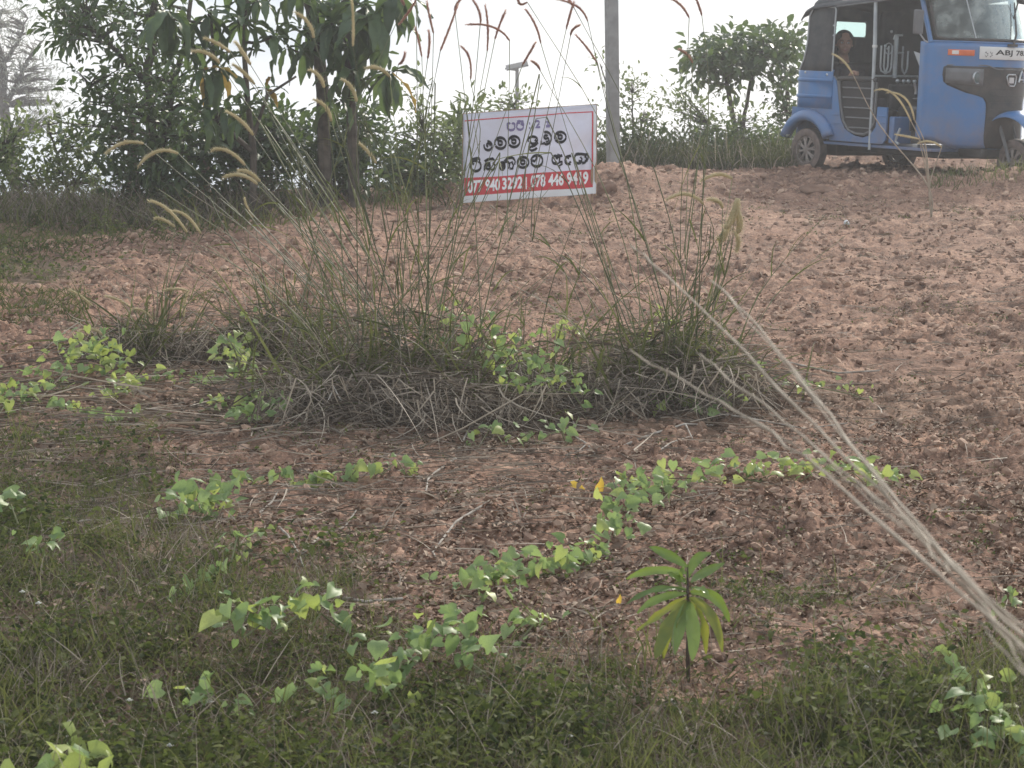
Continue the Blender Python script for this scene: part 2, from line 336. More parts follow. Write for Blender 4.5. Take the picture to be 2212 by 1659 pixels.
def soilmat():
    m = bpy.data.materials.new('red_soil'); m.use_nodes = True; t = m.node_tree; t.nodes.clear(); l = t.links.new
    o = N(t, 'ShaderNodeOutputMaterial'); b = N(t, 'ShaderNodeBsdfPrincipled'); b.inputs['Roughness'].default_value = .95; b.inputs['Specular IOR Level'].default_value = .15
    ge = N(t, 'ShaderNodeNewGeometry')
    def nz_(s, d, r=.6):
        n = N(t, 'ShaderNodeTexNoise'); n.inputs['Scale'].default_value = s; n.inputs['Detail'].default_value = d; n.inputs['Roughness'].default_value = r; l(ge.outputs['Position'], n.inputs[0]); return n
    a, c, e, g = nz_(.7, 3), nz_(9, 6, .7), nz_(60, 4, .7), nz_(2.2, 5)
    r1 = N(t, 'ShaderNodeValToRGB'); els = r1.color_ramp.elements
    els[0].position = .33; els[0].color = (.115, .074, .058, 1); els[1].position = .68; els[1].color = (.50, .335, .24, 1)
    x = els.new(.5); x.color = (.30, .18, .125, 1)
    l(c.outputs[0], r1.inputs[0])
    m1 = N(t, 'ShaderNodeMixRGB'); m1.inputs[2].default_value = (.31, .185, .13, 1); ra = N(t, 'ShaderNodeMapRange'); ra.inputs[1].default_value = .42; ra.inputs[2].default_value = .62; ra.inputs[4].default_value = .6
    l(a.outputs[0], ra.inputs[0]); l(ra.outputs[0], m1.inputs[0]); l(r1.outputs[0], m1.inputs[1])
    m2 = N(t, 'ShaderNodeMixRGB', blend_type='MULTIPLY'); m2.inputs[0].default_value = .8
    r2 = N(t, 'ShaderNodeValToRGB'); r2.color_ramp.elements[0].position = .35; r2.color_ramp.elements[0].color = (.45, .45, .47, 1); r2.color_ramp.elements[1].position = .62; r2.color_ramp.elements[1].color = (1.15, 1.12, 1.1, 1)
    l(e.outputs[0], r2.inputs[0]); l(m1.outputs[0], m2.inputs[1]); l(r2.outputs[0], m2.inputs[2])
    h_ = nz_(1.5, 7, .65); rh = N(t, 'ShaderNodeValToRGB'); rh.color_ramp.elements[0].position = .40; rh.color_ramp.elements[0].color = (.60, .58, .58, 1); rh.color_ramp.elements[1].position = .56; rh.color_ramp.elements[1].color = (1.05, 1.05, 1.05, 1)
    mh = N(t, 'ShaderNodeMixRGB', blend_type='MULTIPLY'); mh.inputs[0].default_value = .75; l(h_.outputs[0], rh.inputs[0]); l(m2.outputs[0], mh.inputs[1]); l(rh.outputs[0], mh.inputs[2]); m2 = mh
    # rotted plant matter darkens the soil where grass grows ('organic' attribute)
    at = N(t, 'ShaderNodeAttribute', attribute_name='organic'); m3 = N(t, 'ShaderNodeMixRGB')
    r3 = N(t, 'ShaderNodeValToRGB'); r3.color_ramp.elements[0].position = .3; r3.color_ramp.elements[0].color = (.045, .036, .025, 1); r3.color_ramp.elements[1].position = .7; r3.color_ramp.elements[1].color = (.16, .12, .08, 1)
    l(g.outputs[0], r3.inputs[0]); l(at.outputs['Fac'], m3.inputs[0]); l(m2.outputs[0], m3.inputs[1]); l(r3.outputs[0], m3.inputs[2])
    l(m3.outputs[0], b.inputs['Base Color'])
    bp = N(t, 'ShaderNodeBump'); bp.inputs['Strength'].default_value = .7; bp.inputs['Distance'].default_value = .012
    ad = N(t, 'ShaderNodeMath'); l(c.outputs[0], ad.inputs[0]); l(e.outputs[0], ad.inputs[1]); l(ad.outputs[0], bp.inputs['Height']); l(bp.outputs[0], b.inputs['Normal'])
    l(b.outputs[0], o.inputs[0]); return m
M['soil'] = soilmat()

# ------------------------------------------------------------------ ground sheet
def img_xy(x, y, z):
    dx = x; dy = y; dz = z - CAM_Z; d = dy * fwv.y + dz * fwv.z
    return 1106 + F * dx / d, 829.5 - F * (dy * upv.y + dz * upv.z) / d
def sstep(a, b, t): t = np.clip((t - a) / (b - a), 0, 1); return t * t * (3 - 2 * t)
def grass_density(x, y):          # 0..1, how thickly the ground is overgrown
    x = np.asarray(x, float); y = np.asarray(y, float)
    yy = np.maximum(y, 3.0); X, Y = img_xy(x * yy / np.maximum(y, .5) if False else x, yy, gbase(x, yy))
    nn = vnoise(x * 2.1, y * 2.1, 50) * .6 + vnoise(x * 5, y * 5, 51) * .4
    edge = np.interp(X, [-600, 0, 300, 420, 560, 700, 800, 900, 1250, 1500, 1800, 2212, 2600], [880, 930, 985, 1080, 1290, 1270, 1330, 1420, 1440, 1500, 1490, 1480, 1500])
    near = sstep(-110, 90, Y - edge + (nn - .5) * 260)
    e2 = np.interp(X, [-600, 0, 250, 480, 600, 760, 1000], [560, 560, 510, 480, 460, 440, 400])
    far = sstep(-30, 30, e2 - Y + (nn - .5) * 60) * (X < 1000)
    pt = np.exp(-.5 * (((X - 60) / 80) ** 2 + ((Y - 600) / 18) ** 2)) * 1.3 + .9 * np.exp(-.5 * (((X - 1400) / 120) ** 2 + ((Y - 790) / 25) ** 2)) + .7 * np.exp(-.5 * (((X - 1740) / 130) ** 2 + ((Y - 1310) / 18) ** 2))
    return np.clip(np.maximum(np.maximum(near, far * .8), pt), 0, 1)

def build_ground():
    tc_ = np.linspace(-1, 1, 781); out = 1 + np.geomspace(.03, 9, 26)
    t = np.concatenate([-out[::-1], tc_, out])
    ys = np.concatenate([np.linspace(-60, 2.6, 16)[:-1], 2.6 * np.exp(np.arange(0, 760) * .00305), 26.5 * np.geomspace(1.01, 6.5, 40)])
    w = .38 * np.clip(ys, 2.6, 40) + .9
    T, YY = np.meshgrid(t, ys); W = np.repeat(w[:, None], len(t), 1)
    X = T * W
    Z = gz(X, YY)
    nr, nc = X.shape
    V = np.stack([X, YY, Z], -1).reshape(-1, 3)
    i = np.arange(nr - 1)[:, None] * nc + np.arange(nc - 1)[None]; i = i.ravel()
    Fa = np.stack([i, i + 1, i + nc + 1, i + nc], 1)
    me = newmesh('ground', V, Fa, M['soil'])
    a = me.attributes.new('organic', 'FLOAT', 'POINT')
    org = grass_density(X.ravel(), YY.ravel()) * (.55 + .5 * vnoise(X.ravel() * 8, YY.ravel() * 8, 60))
    org = np.maximum(org, sstep(1, 3, YY.ravel() - 20 - 2 * np.clip(X.ravel() / 3, -1, 1)) * .6)
    org = np.maximum(org, .75 * np.exp(-.5 * (((X.ravel() + .1) / 1.3) ** 2 + ((YY.ravel() - 8.9) / .5) ** 2)))
    a.data.foreach_set('value', np.clip(org, 0, 1).astype(np.float32))
    o = link('ground', me); tag(o, 'sloping bank of bare clumpy reddish soil', kind='structure')
build_ground()

# ------------------------------------------------------------------ mass strands (blades, straw)
def strands(P0, D, length, width, sag, nseg=4, tint=None, side=None, curl=0.0):
    """flat tapering ribbons; P0 (n,3), D unit dirs (n,3), sag: downwards bend"""
    n = len(P0); ts = np.linspace(0, 1, nseg + 1)
    if side is None:
        rv = rng.normal(size=(n, 3)); side = np.cross(D, rv)
    side = side / (np.linalg.norm(side, axis=1, keepdims=True) + 1e-9)
    V = np.zeros((n, nseg + 1, 2, 3)); lat = np.cross(D, [0, 0, 1.0]); lat /= (np.linalg.norm(lat, axis=1, keepdims=True) + 1e-9)
    cv = rng.normal(size=n) * curl
    for k, t in enumerate(ts):
        c = P0 + D * (length * t)[:, None] + lat * (cv * length * t * t)[:, None]; c[:, 2] -= sag * length * t * t
        w = width * (1 - t ** 1.6) * .5 + width * .04
        V[:, k, 0] = c - side * w[:, None]; V[:, k, 1] = c + side * w[:, None]
    idx = np.arange(n)[:, None] * (2 * (nseg + 1)) + np.arange(nseg)[None] * 2; idx = idx.ravel()
    Fa = np.stack([idx, idx + 1, idx + 3, idx + 2], 1)
    tt = None if tint is None else np.repeat(tint, 2 * (nseg + 1))
    return V.reshape(-1, 3), Fa, tt
def join(*parts):
    V = []; Fa = []; T = []; b = 0
    for v, f, t in parts:
        V.append(v); Fa.append(f + b); T.append(t if t is not None else np.zeros(len(v))); b += len(v)
    return np.concatenate(V), np.concatenate(Fa), np.concatenate(T)
def leaves(C, Dv, Nv, length, width, tint, fold=.25, droop=.15):
    """diamond-ish leaves of 6 vertices / 4 faces (as quads pairs)"""
    n = len(C); S = np.cross(Dv, Nv); S /= (np.linalg.norm(S, axis=1, keepdims=True) + 1e-9); Nn = np.cross(S, Dv)
    l = length[:, None]; w = width[:, None]
    def q(a, b, c): return C + Dv * l * a + S * w * b + Nn * l * c
    V = np.stack([q(0, 0, 0), q(.35, .5, fold * .4), q(.4, 0, 0), q(.35, -.5, fold * .4), q(1, 0, -droop), q(.75, .33, fold * .25 - droop * .5), q(.75, -.33, fold * .25 - droop * .5)], 1)
    i = np.arange(n)[:, None] * 7
    Fa = np.concatenate([i + [0, 2, 1, 1], i + [0, 3, 2, 2]], 0)
    tri = np.concatenate([i + np.array([0, 2, 1]), i + np.array([0, 3, 2]), i + np.array([2, 5, 1]), i + np.array([2, 3, 6]), i + np.array([2, 4, 5]), i + np.array([2, 6, 4])], 0)
    return V.reshape(-1, 3), tri, np.repeat(tint, 7)
def unit(a): return a / (np.linalg.norm(a, axis=1, keepdims=True) + 1e-9)

# ------------------------------------------------------------------ instanced ground cover
PROTO = {}
def proto_objs(prefix, meshes):
    c = bpy.data.collections.new(prefix)
    for i, me in enumerate(meshes):
        o = bpy.data.objects.new('%s_%02d' % (prefix, i), me); c.objects.link(o)
    return c
def scatter(name, pts, rot, scl, idx, coll, label, cat):
    me = bpy.data.meshes.new(name); n = len(pts); me.vertices.add(n); me.vertices.foreach_set('co', np.asarray(pts, np.float32).ravel())
    for an, ty, dat in (('rot', 'FLOAT_VECTOR', rot), ('scl', 'FLOAT', scl), ('idx', 'INT', idx)):
        a = me.attributes.new(an, ty, 'POINT')
        if ty == 'FLOAT_VECTOR': a.data.foreach_set('vector', np.asarray(dat, np.float32).ravel())
        else: a.data.foreach_set('value', np.asarray(dat, np.int32 if ty == 'INT' else np.float32))
    o = link(name, me)
    g = bpy.data.node_groups.new(name + '_nodes', 'GeometryNodeTree')
    g.interface.new_socket('Geometry', in_out='INPUT', socket_type='NodeSocketGeometry'); g.interface.new_socket('Geometry', in_out='OUTPUT', socket_type='NodeSocketGeometry')
    gi = N(g, 'NodeGroupInput'); go = N(g, 'NodeGroupOutput'); ip = N(g, 'GeometryNodeInstanceOnPoints'); ci = N(g, 'GeometryNodeCollectionInfo')
    ci.inputs[0].default_value = coll; ci.inputs[1].default_value = True; ci.inputs[2].default_value = True
    ip.inputs['Pick Instance'].default_value = True
    def na(nm, dt): a = N(g, 'GeometryNodeInputNamedAttribute', data_type=dt); a.inputs[0].default_value = nm; return a
    e2r = N(g, 'FunctionNodeEulerToRotation'); l = g.links.new
    l(gi.outputs[0], ip.inputs['Points']); l(ci.outputs[0], ip.inputs['Instance']); l(na('idx', 'INT').outputs[0], ip.inputs['Instance Index'])
    l(na('rot', 'FLOAT_VECTOR').outputs[0], e2r.inputs[0]); l(e2r.outputs[0], ip.inputs['Rotation']); l(na('scl', 'FLOAT').outputs[0], ip.inputs['Scale']); l(ip.outputs[0], go.inputs[0])
    m = o.modifiers.new('scatter', 'NODES'); m.node_group = g
    return tag(o, label, cat, kind='stuff')

def tuft_blades(n, h, spread, matk, w=.004, tb=0, ts=1):
    P0 = np.zeros((n, 3)); P0[:, :2] = rng.normal(size=(n, 2)) * spread
    D = rng.normal(size=(n, 3)) * .55; D[:, 2] = np.abs(D[:, 2]) * .5 + .75; D = unit(D)
    ln = h * rng.uniform(.35, 1.0, n)
    V, Fa, T = strands(P0, D, ln, np.full(n, w), rng.uniform(.1, .6, n), 3, np.clip(tb + ts * rng.random(n), 0, 1), curl=.15)
    return newmesh('tuft', V, Fa, M[matk], tint=T)
def weed_mesh(n, h, spread, ls):
    C = np.zeros((n, 3)); C[:, :2] = rng.normal(size=(n, 2)) * spread; C[:, 2] = rng.random(n) ** .8 * h
    D = rng.normal(size=(n, 3)); D[:, 2] *= .4; D = unit(D); Nv = rng.normal(size=(n, 3)) * .4; Nv[:, 2] += 1; Nv = unit(Nv)
    ln = ls * rng.uniform(.6, 1.3, n)
    a = leaves(C, D, Nv, ln, ln * rng.uniform(.45, .75, n), rng.random(n))
    m = max(3, n // 6); P0 = C[:m].copy(); P0[:, 2] = 0
    me = newmesh('weed', a[0], a[1], M['weed'], tint=a[2]); return me
def mesh_join(meshes, name):
    bm = bmesh.new(); mats = []
    for me in meshes:
        off = len(mats); mats += list(me.materials); nf = len(bm.faces); bm.from_mesh(me); bm.faces.ensure_lookup_table()
        for f in bm.faces[nf:]: f.material_index = off
    o = bpy.data.meshes.new(name); bm.to_mesh(o); bm.free()
    for m in mats: o.materials.append(m)
    return o

def sample_region(n, dens, xr=(-.34, .34), yr=(3.6, 20), near=True, seed=1):
    g = np.random.default_rng(seed); out = []
    # area-uniform in image-like space: more of them close by
    u = g.random(n * 6); y = yr[0] * (yr[1] / yr[0]) ** u; x = (g.random(n * 6) * (xr[1] - xr[0]) + xr[0]) * y * 1.0 + g.normal(size=n * 6) * .3
    k = g.random(n * 6) < dens(x, y); x = x[k][:n]; y = y[k][:n]
    return np.stack([x, y, gz(x, y)], 1)

weedc = proto_objs('weed_tuft', [weed_mesh(26, .06, .05, .017) for _ in range(5)] + [weed_mesh(14, .04, .05, .026) for _ in range(3)] + [weed_mesh(22, .10, .04, .016) for _ in range(2)])
bladec = proto_objs('blade_tuft', [tuft_blades(16, .12, .04, 'blade', .0040) for _ in range(4)] + [tuft_blades(14, .14, .045, 'dry', .0030, .0, .9) for _ in range(4)] + [tuft_blades(9, .22, .03, 'blade', .0036, .4) for _ in range(2)])
def put(name, pts, coll, nk, smin, smax, label, cat, seed, tilt=.25, far_scale=0, pw=1):
    g = np.random.default_rng(seed); n = len(pts); rot = np.zeros((n, 3)); rot[:, 2] = g.random(n) * 6.283; rot[:, :2] = g.normal(size=(n, 2)) * tilt
    s = (smin + (smax - smin) * (.5 * g.random(n) + .5 * sstep(.25, .75, vnoise(pts[:, 0] * 2.6, pts[:, 1] * 2.6, 90 + seed))) ** 1.2) * (1 + far_scale * np.clip(pts[:, 1] - 6, 0, 12))
    return scatter(name, pts, rot, s, g.integers(0, nk, n), coll, label, cat)
pts = sample_region(3600, lambda x, y: grass_density(x, y) * sstep(.3, .8, .6 * vnoise(x * 3, y * 3, 70) + .4 * vnoise(x * 9, y * 9, 79)), seed=11)
put('creeping_weeds', pts, weedc, 10, .45, 1.55, 'low carpet of small-leaved green weeds spreading over the soil in the foreground and left', 'weeds', 1, far_scale=.03)
pts = sample_region(6500, lambda x, y: grass_density(x, y) * (.15 + .85 * vnoise(x * 2.2, y * 2.2, 71)) * np.where(y < 6.2, 1, .55), seed=12)
put('short_grass', pts, bladec, 10, .35, 1.35, 'thin short green and brown grass blades mixed through the foreground weeds', 'grass', 2)
pts = sample_region(1500, lambda x, y: grass_density(x, y) * (.2 + .8 * vnoise(x * 1.6, y * 1.6, 72)) * (y < 6.6), seed=14)
longc = proto_objs('long_tuft', [tuft_blades(7, .30, .05, 'blade', .0036, .35, .65) for _ in range(4)] + [tuft_blades(6, .28, .05, 'dry', .0028, .2, .8) for _ in range(4)])
put('taller_grass_blades', pts, longc, 8, .5, 1.05, 'taller thin grass blades and straw standing out of the nearest weeds', 'grass', 4, tilt=.4)
# sparse seedlings on the bare soil
pts = sample_region(900, lambda x, y: (1 - grass_density(x, y)) * np.where(vnoise(x * 1.3, y * 1.3, 75) > .58, .9, .10) * (y > 5.5), yr=(4, 20), seed=13)
put('scattered_seedlings', pts, weedc, 10, .3, .8, 'tiny green seedlings dotted thinly over the bare red soil', 'weeds', 3)

def clod_mesh(s):
    bm = bmesh.new(); bmesh.ops.create_icosphere(bm, subdivisions=1, radius=1)
    o = Vector((s * 3.1, s * 1.7, 0))
    for v in bm.verts: v.co *= 1 + .55 * (mnoise.noise(v.co * 1.3 + o)); v.co.z *= .62
    me = bpy.data.meshes.new('clod'); bm.to_mesh(me); bm.free(); me.materials.append(M['clod'])
    a = me.attributes.new('tint', 'FLOAT', 'POINT'); a.data.foreach_set('value', np.full(len(me.vertices), (s * .37) % 1, np.float32)); return me
clodc = proto_objs('clod', [clod_mesh(i) for i in range(10)])
def bare(x, y): return np.clip(1.05 - grass_density(x, y), 0, 1)
g_ = np.random.default_rng(21); nC = 38000
u = g_.random(nC * 2); y = 4.0 * (24.0 / 4.0) ** u; x = g_.uniform(-.36, .36, nC * 2) * y
k = g_.random(nC * 2) < bare(x, y) * (.25 + .75 * vnoise(x * 1.6, y * 1.6, 77)); x = x[k][:nC]; y = y[k][:nC]
sz = (.0035 + .013 * g_.random(len(x)) ** 3.4) * (.9 + .075 * y)
p_ = np.stack([x, y, gz(x, y) + sz * .1], 1); rt_ = g_.normal(size=(len(x), 3)) * .5; rt_[:, 2] *= 6
scatter('soil_crumbs', p_, rt_, sz, g_.integers(0, 10, len(x)), clodc, 'crumbs and small clods of red earth strewn over the bare slope', 'soil')

# dry leaf litter chips
def chip_mesh(s):
    n = 7; g = np.random.default_rng(300 + s); C = g.normal(size=(n, 3)) * .03; C[:, 2] = np.abs(C[:, 2]) * .15 + .004
    D = g.normal(size=(n, 3)); D[:, 2] *= .25; Nv = g.normal(size=(n, 3)) * .35; Nv[:, 2] += 1; ln = g.uniform(.012, .03, n)
    v, f, t = leaves(C, unit(D), unit(Nv), ln, ln * g.uniform(.3, .7, n), g.random(n), fold=.4, droop=.3)
    return newmesh('chip', v, f, M['litter'], tint=t)
chipc = proto_objs('chip', [chip_mesh(i) for i in range(8)])
pts = sample_region(8000, lambda x, y: (.25 + .75 * vnoise(x * 2.4, y * 2.4, 78)) * np.where(y < 9.5, 1, .35) * (.35 + .65 * bare(x, y)), yr=(4, 18), seed=31)
put('leaf_litter', pts, chipc, 8, .6, 1.4, 'pale brown scraps of dead leaf littering the soil', 'leaf litter', 5)

# dead stalks lying about
def lying(n, fx, ln, wd, seed, horiz=.75, lift=(0, .03), tb=0., ts=1.):
    g = np.random.default_rng(seed); xy = fx(g, n); x, y = xy
    P0 = np.stack([x, y, gz(x, y) + g.uniform(lift[0], lift[1], n)], 1)
    a = g.normal(size=n) * .45 + np.where(g.random(n) < .5, 0, math.pi); a = np.where(g.random(n) < horiz, a, g.random(n) * 6.28)
    D = np.stack([np.cos(a), np.sin(a), g.normal(size=n) * .10 + .0716 * np.sin(a)], 1)
    return strands(P0, unit(D), g.uniform(ln[0], ln[1], n), g.uniform(wd[0], wd[1], n), g.uniform(-.05, .12, n), 4, np.clip(tb + ts * g.random(n) ** 1.4, 0, 1), curl=.18)
def img_region(X0, X1, Y0, Y1):
    def f(g, n):
        X = g.uniform(X0, X1, n); Y = g.uniform(Y0, Y1, n); d = 1.674 / (.0716 + (Y - 330) / F)
        return (X - 1106) / F * d, d
    return f
V_, F_, T_ = join(lying(900, img_region(-250, 700, 800, 960), (.12, .5), (.003, .008), 41), lying(900, img_region(-300, 1250, 930, 1200), (.08, .35), (.003, .006), 42, horiz=.5, ts=.7),
                  lying(1100, img_region(500, 2300, 960, 1480), (.05, .25), (.002, .0045), 43, horiz=.4), lying(500, img_region(450, 1700, 930, 1130), (.08, .3), (.0025, .005), 45, horiz=.5), lying(1500, img_region(100, 2400, 430, 960), (.05, .28), (.003, .006), 44, horiz=.75, ts=.55))
o = link('dead_stalks', newmesh('dead_stalks', V_, F_, M['dry'], tint=T_)); tag(o, 'grey dead grass stalks and stubble lying flat over the soil left of the tall grass', 'dead grass', kind='stuff')

# ------------------------------------------------------------------ tall grass clumps
def spike_mesh(pts, r, fuzz, n=240, bl=.011):
    """fuzzy seed head along a curve: bristled cylinder tapering at both ends"""
    m = MB(); k = len(pts); rr = [r * (.35 + .65 * math.sin(math.pi * min(1, (i / (k - 1)) * .9 + .08)) ** .5) * .62 for i in range(k)]
    rr[-1] *= .4; m.tube(pts, rr, 6)
    V = np.array([tuple(v) for v in m.v]); Fq = [f for f in m.f]
    g = np.random.default_rng(int(abs(pts[0][0] * 1e4)) + n); P_ = np.array([tuple(p) for p in pts])
    s = g.random(n) * (k - 1.01); i = s.astype(int); fr = (s - i)[:, None]; c = P_[i] * (1 - fr) + P_[i + 1] * fr; T = unit(P_[i + 1] - P_[i])
    Rv = unit(np.cross(T, g.normal(size=(n, 3)))); rad = np.array(rr)[i][:, None]
    tip = c + Rv * (rad + r * fuzz * g.uniform(.35, 1, n)[:, None]) + T * (bl * g.uniform(.5, 1.2, n))[:, None]
    sd_ = np.cross(T, Rv) * .0011; a = c + Rv * rad * .8 - sd_; b = c + Rv * rad * .8 + sd_
    BV = np.stack([a, b, tip], 1).reshape(-1, 3); off = len(V)
    return np.concatenate([V, BV]), Fq + [(off + 3 * j, off + 3 * j + 1, off + 3 * j + 2) for j in range(n)]

def culm_with_head(root, base, via, seg, r0=.0026, matk='culm', sp=None, spr=.0115, fuzz=1.0, child=True):
    """one stem from base through via to the head's foot; seg=(foot, mid, tip) world points of the head"""
    O_ = root.location
    foot = Vector(seg[0]) if seg else None
    end = foot if seg else Vector(via[-1])
    mids = [Vector(v) for v in (via if seg else via[:-1])]
    # smooth chain (Catmull-Rom) through the points
    ctrl = [Vector(base)] + mids + [end]
    if seg: ctrl.append(foot + (Vector(seg[1]) - foot) * .3)
    pts = []
    for i in range(len(ctrl) - (2 if seg else 1)):
        p0 = ctrl[max(i - 1, 0)]; p1 = ctrl[i]; p2 = ctrl[i + 1]; p3 = ctrl[min(i + 2, len(ctrl) - 1)]
        for j in range(5):
            t = j / 5; pts.append(.5 * ((2 * p1) + (-p0 + p2) * t + (2 * p0 - 5 * p1 + 4 * p2 - p3) * t * t + (-p0 + 3 * p1 - 3 * p2 + p3) * t ** 3))
    pts.append(end)
    n = len(pts); m = MB(); m.tube([p - O_ for p in pts], [r0 * (1 - .55 * i / (n - 1)) * (1.35 if (i % 5 == 0 and i) else 1) for i in range(n)], 5)
    c = m.build('culm', M[matk], root)
    if seg:
        sp_pts = thru(*[Vector(s) - O_ for s in seg], n=9)
        V, Fa = spike_mesh(sp_pts, spr, fuzz)
        h = link('seed_head', newmesh('seed_head', V, Fa, M[sp]), c)
    return pts

def blades_on(pts_list, n_per, ln, wd, seed):
    g = np.random.default_rng(seed); P0 = []; D = []
    for pts in pts_list:
        for _ in range(n_per):
            s = g.random() * .75; i = min(int(s * (len(pts) - 1)), len(pts) - 2); p = pts[i]; t = (pts[i + 1] - pts[i]).normalized()
            P0.append(tuple(p)); v = np.array(tuple(t)) + g.normal(size=3) * .38; v[2] += .25; D.append(v)
    P0 = np.array(P0); D = unit(np.array(D)); n = len(P0)
    return strands(P0, D, g.uniform(ln[0], ln[1], n), g.uniform(wd[0], wd[1], n), g.uniform(.15, .7, n), 6, g.random(n), curl=.12)

def make_clump(label, cx, cy, heads, n_stem, stem_h, fan, thatch, seed, blade_n=2, dens=1.0, extra_blades=200):
    """cx, cy: clump foot on the ground (world); heads: list of dicts in view px; thatch: (rx, ry, rz, n)"""
    g = np.random.default_rng(seed)
    z0 = gzf(cx, cy); root = thing('tall_grass_clump', label, 'grass clump', (cx, cy, z0), 'tall flowering grass clumps')
    O_ = np.array([cx, cy, z0]); stems = []
    for h in heads:
        d = h.get('d', cy); dd = g.uniform(-.25, .25)
        foot, mid, tip = [P(X, Y, d + dd) for X, Y in h['s']]
        bx = cx + g.normal() * .10 * fan + h.get('bx', 0); by = cy + g.normal() * .06; base = Vector((bx, by, gzf(bx, by)))
        via = [P(X, Y, d + dd * .6) for X, Y in h.get('v', [])]
        if not via:
            # leave the clump fairly upright then lean over to the head
            q = base.lerp(foot, .5); q += Vector((-(foot.x - base.x) * .10, 0, (foot - base).length * .07)); via = [q]
        stems.append(culm_with_head(root, base, via, (foot, mid, tip), sp=h.get('m', 'spike'), spr=h.get('r', .0115), matk=h.get('c', 'culm'), fuzz=h.get('f', 1)))
    for i in range(n_stem):
        bx = cx + g.normal() * .13 * fan; by = cy + g.normal() * .10; base = Vector((bx, by, gzf(bx, by)))
        le = (bx - cx) * 2.4 + g.normal() * .30 * fan; H = stem_h * g.uniform(.35, 1.0)
        tip = base + Vector((le * H * 1.1, g.normal() * .18, H)); q = base.lerp(tip, .5) + Vector((-(tip.x - base.x) * .14, 0, .04))
        stems.append(culm_with_head(root, base, [q, tip], None, r0=.0021, matk='culm' if g.random() < .75 else 'culm_dry'))
    v, f, t = blades_on(stems, blade_n, (.10, .34), (.004, .008), seed + 1)
    # basal blades
    n = extra_blades; P0 = O_ + g.normal(size=(n, 3)) * [.17 * fan, .12, 0]; P0[:, 2] = gz(P0[:, 0], P0[:, 1]); D = g.normal(size=(n, 3)) * [.55, .35, .2]; D[:, 2] = np.abs(D[:, 2]) + .8
    v2, f2, t2 = strands(P0, unit(D), g.uniform(.18, .75, n), g.uniform(.006, .013, n), g.uniform(.1, .9, n), 6, g.random(n), curl=.15)
    V, Fa, T = join((v, f, t), (v2, f2, t2))
    tag(link('leaf_blades', newmesh('leaf_blades', V - O_, Fa, M['blade'], tint=T), root), kind='stuff')
    rx, ry, rz, n = thatch
    # heap of dead straw: arching strands piled on one another
    a = g.random(n) * 6.283; r = np.sqrt(g.random(n)); r = r * (.62 + .75 * vnoise(np.cos(a) * 2.2 + seed, np.sin(a) * 2.2, seed)) * g.uniform(.8, 1.3, n); x = cx + rx * r * np.cos(a) + g.normal(size=n) * .05; y = cy + .02 + ry * r * np.sin(a)
    lump = .35 + 1.1 * vnoise(x * 4.5, y * 4.5, seed)
    z = gz(x, y) + np.maximum(rz * lump * (1 - (r * .8) ** 2), 0) * g.random(n) + .005
    P0 = np.stack([x, y, z], 1); D = g.normal(size=(n, 3)) * [1.2, .6, .22]; D[:, 2] += .05
    s1 = strands(P0, unit(D), g.uniform(.12, .5, n), g.uniform(.003, .0065, n), g.uniform(.05, .6, n), 5, g.random(n) ** 2.6 * .8, curl=.4)
    m = n // 5                      # pale strands hanging down the front
    x = cx + g.uniform(-1, 1, m) * rx * .95; y = cy - .02 - ry * g.uniform(.1, 1.0, m); zg = gz(x, y); z = zg + g.uniform(.05, .2, m)
    P0 = np.stack([x, y, z], 1); D = g.normal(size=(m, 3)) * [.5, .35, .3]; D[:, 2] -= .7
    s2 = strands(P0, unit(D), (z - zg) * g.uniform(.8, 1.5, m) + .03, g.uniform(.003, .006, m), g.uniform(-.2, .2, m), 4, g.random(m) ** .9, curl=.5)
    m = n // 34; kx = g.choice([-.55, -.1, .25, .6], m) * rx + g.normal(size=m) * .07; x = cx + kx; y = cy - ry * g.uniform(.55, 1.05, m); zg = gz(x, y); z = zg + g.uniform(.06, .22, m)
    D = g.normal(size=(m, 3)) * [.45, .3, .25]; D[:, 2] -= .8
    s3 = strands(np.stack([x, y, z], 1), unit(D), (z - zg) * g.uniform(.8, 1.4, m) + .04, g.uniform(.004, .0065, m), g.uniform(-.2, .2, m), 7, g.uniform(.75, 1.15, m), side=unit(g.normal(size=(m, 3)) * [1, .3, .3]), curl=1.6)
    V, Fa, T = join(s1, s2, s3)
    tag(link('dead_thatch', newmesh('dead_thatch', V - O_, Fa, M['dry'], tint=T), root), kind='stuff')
    return root

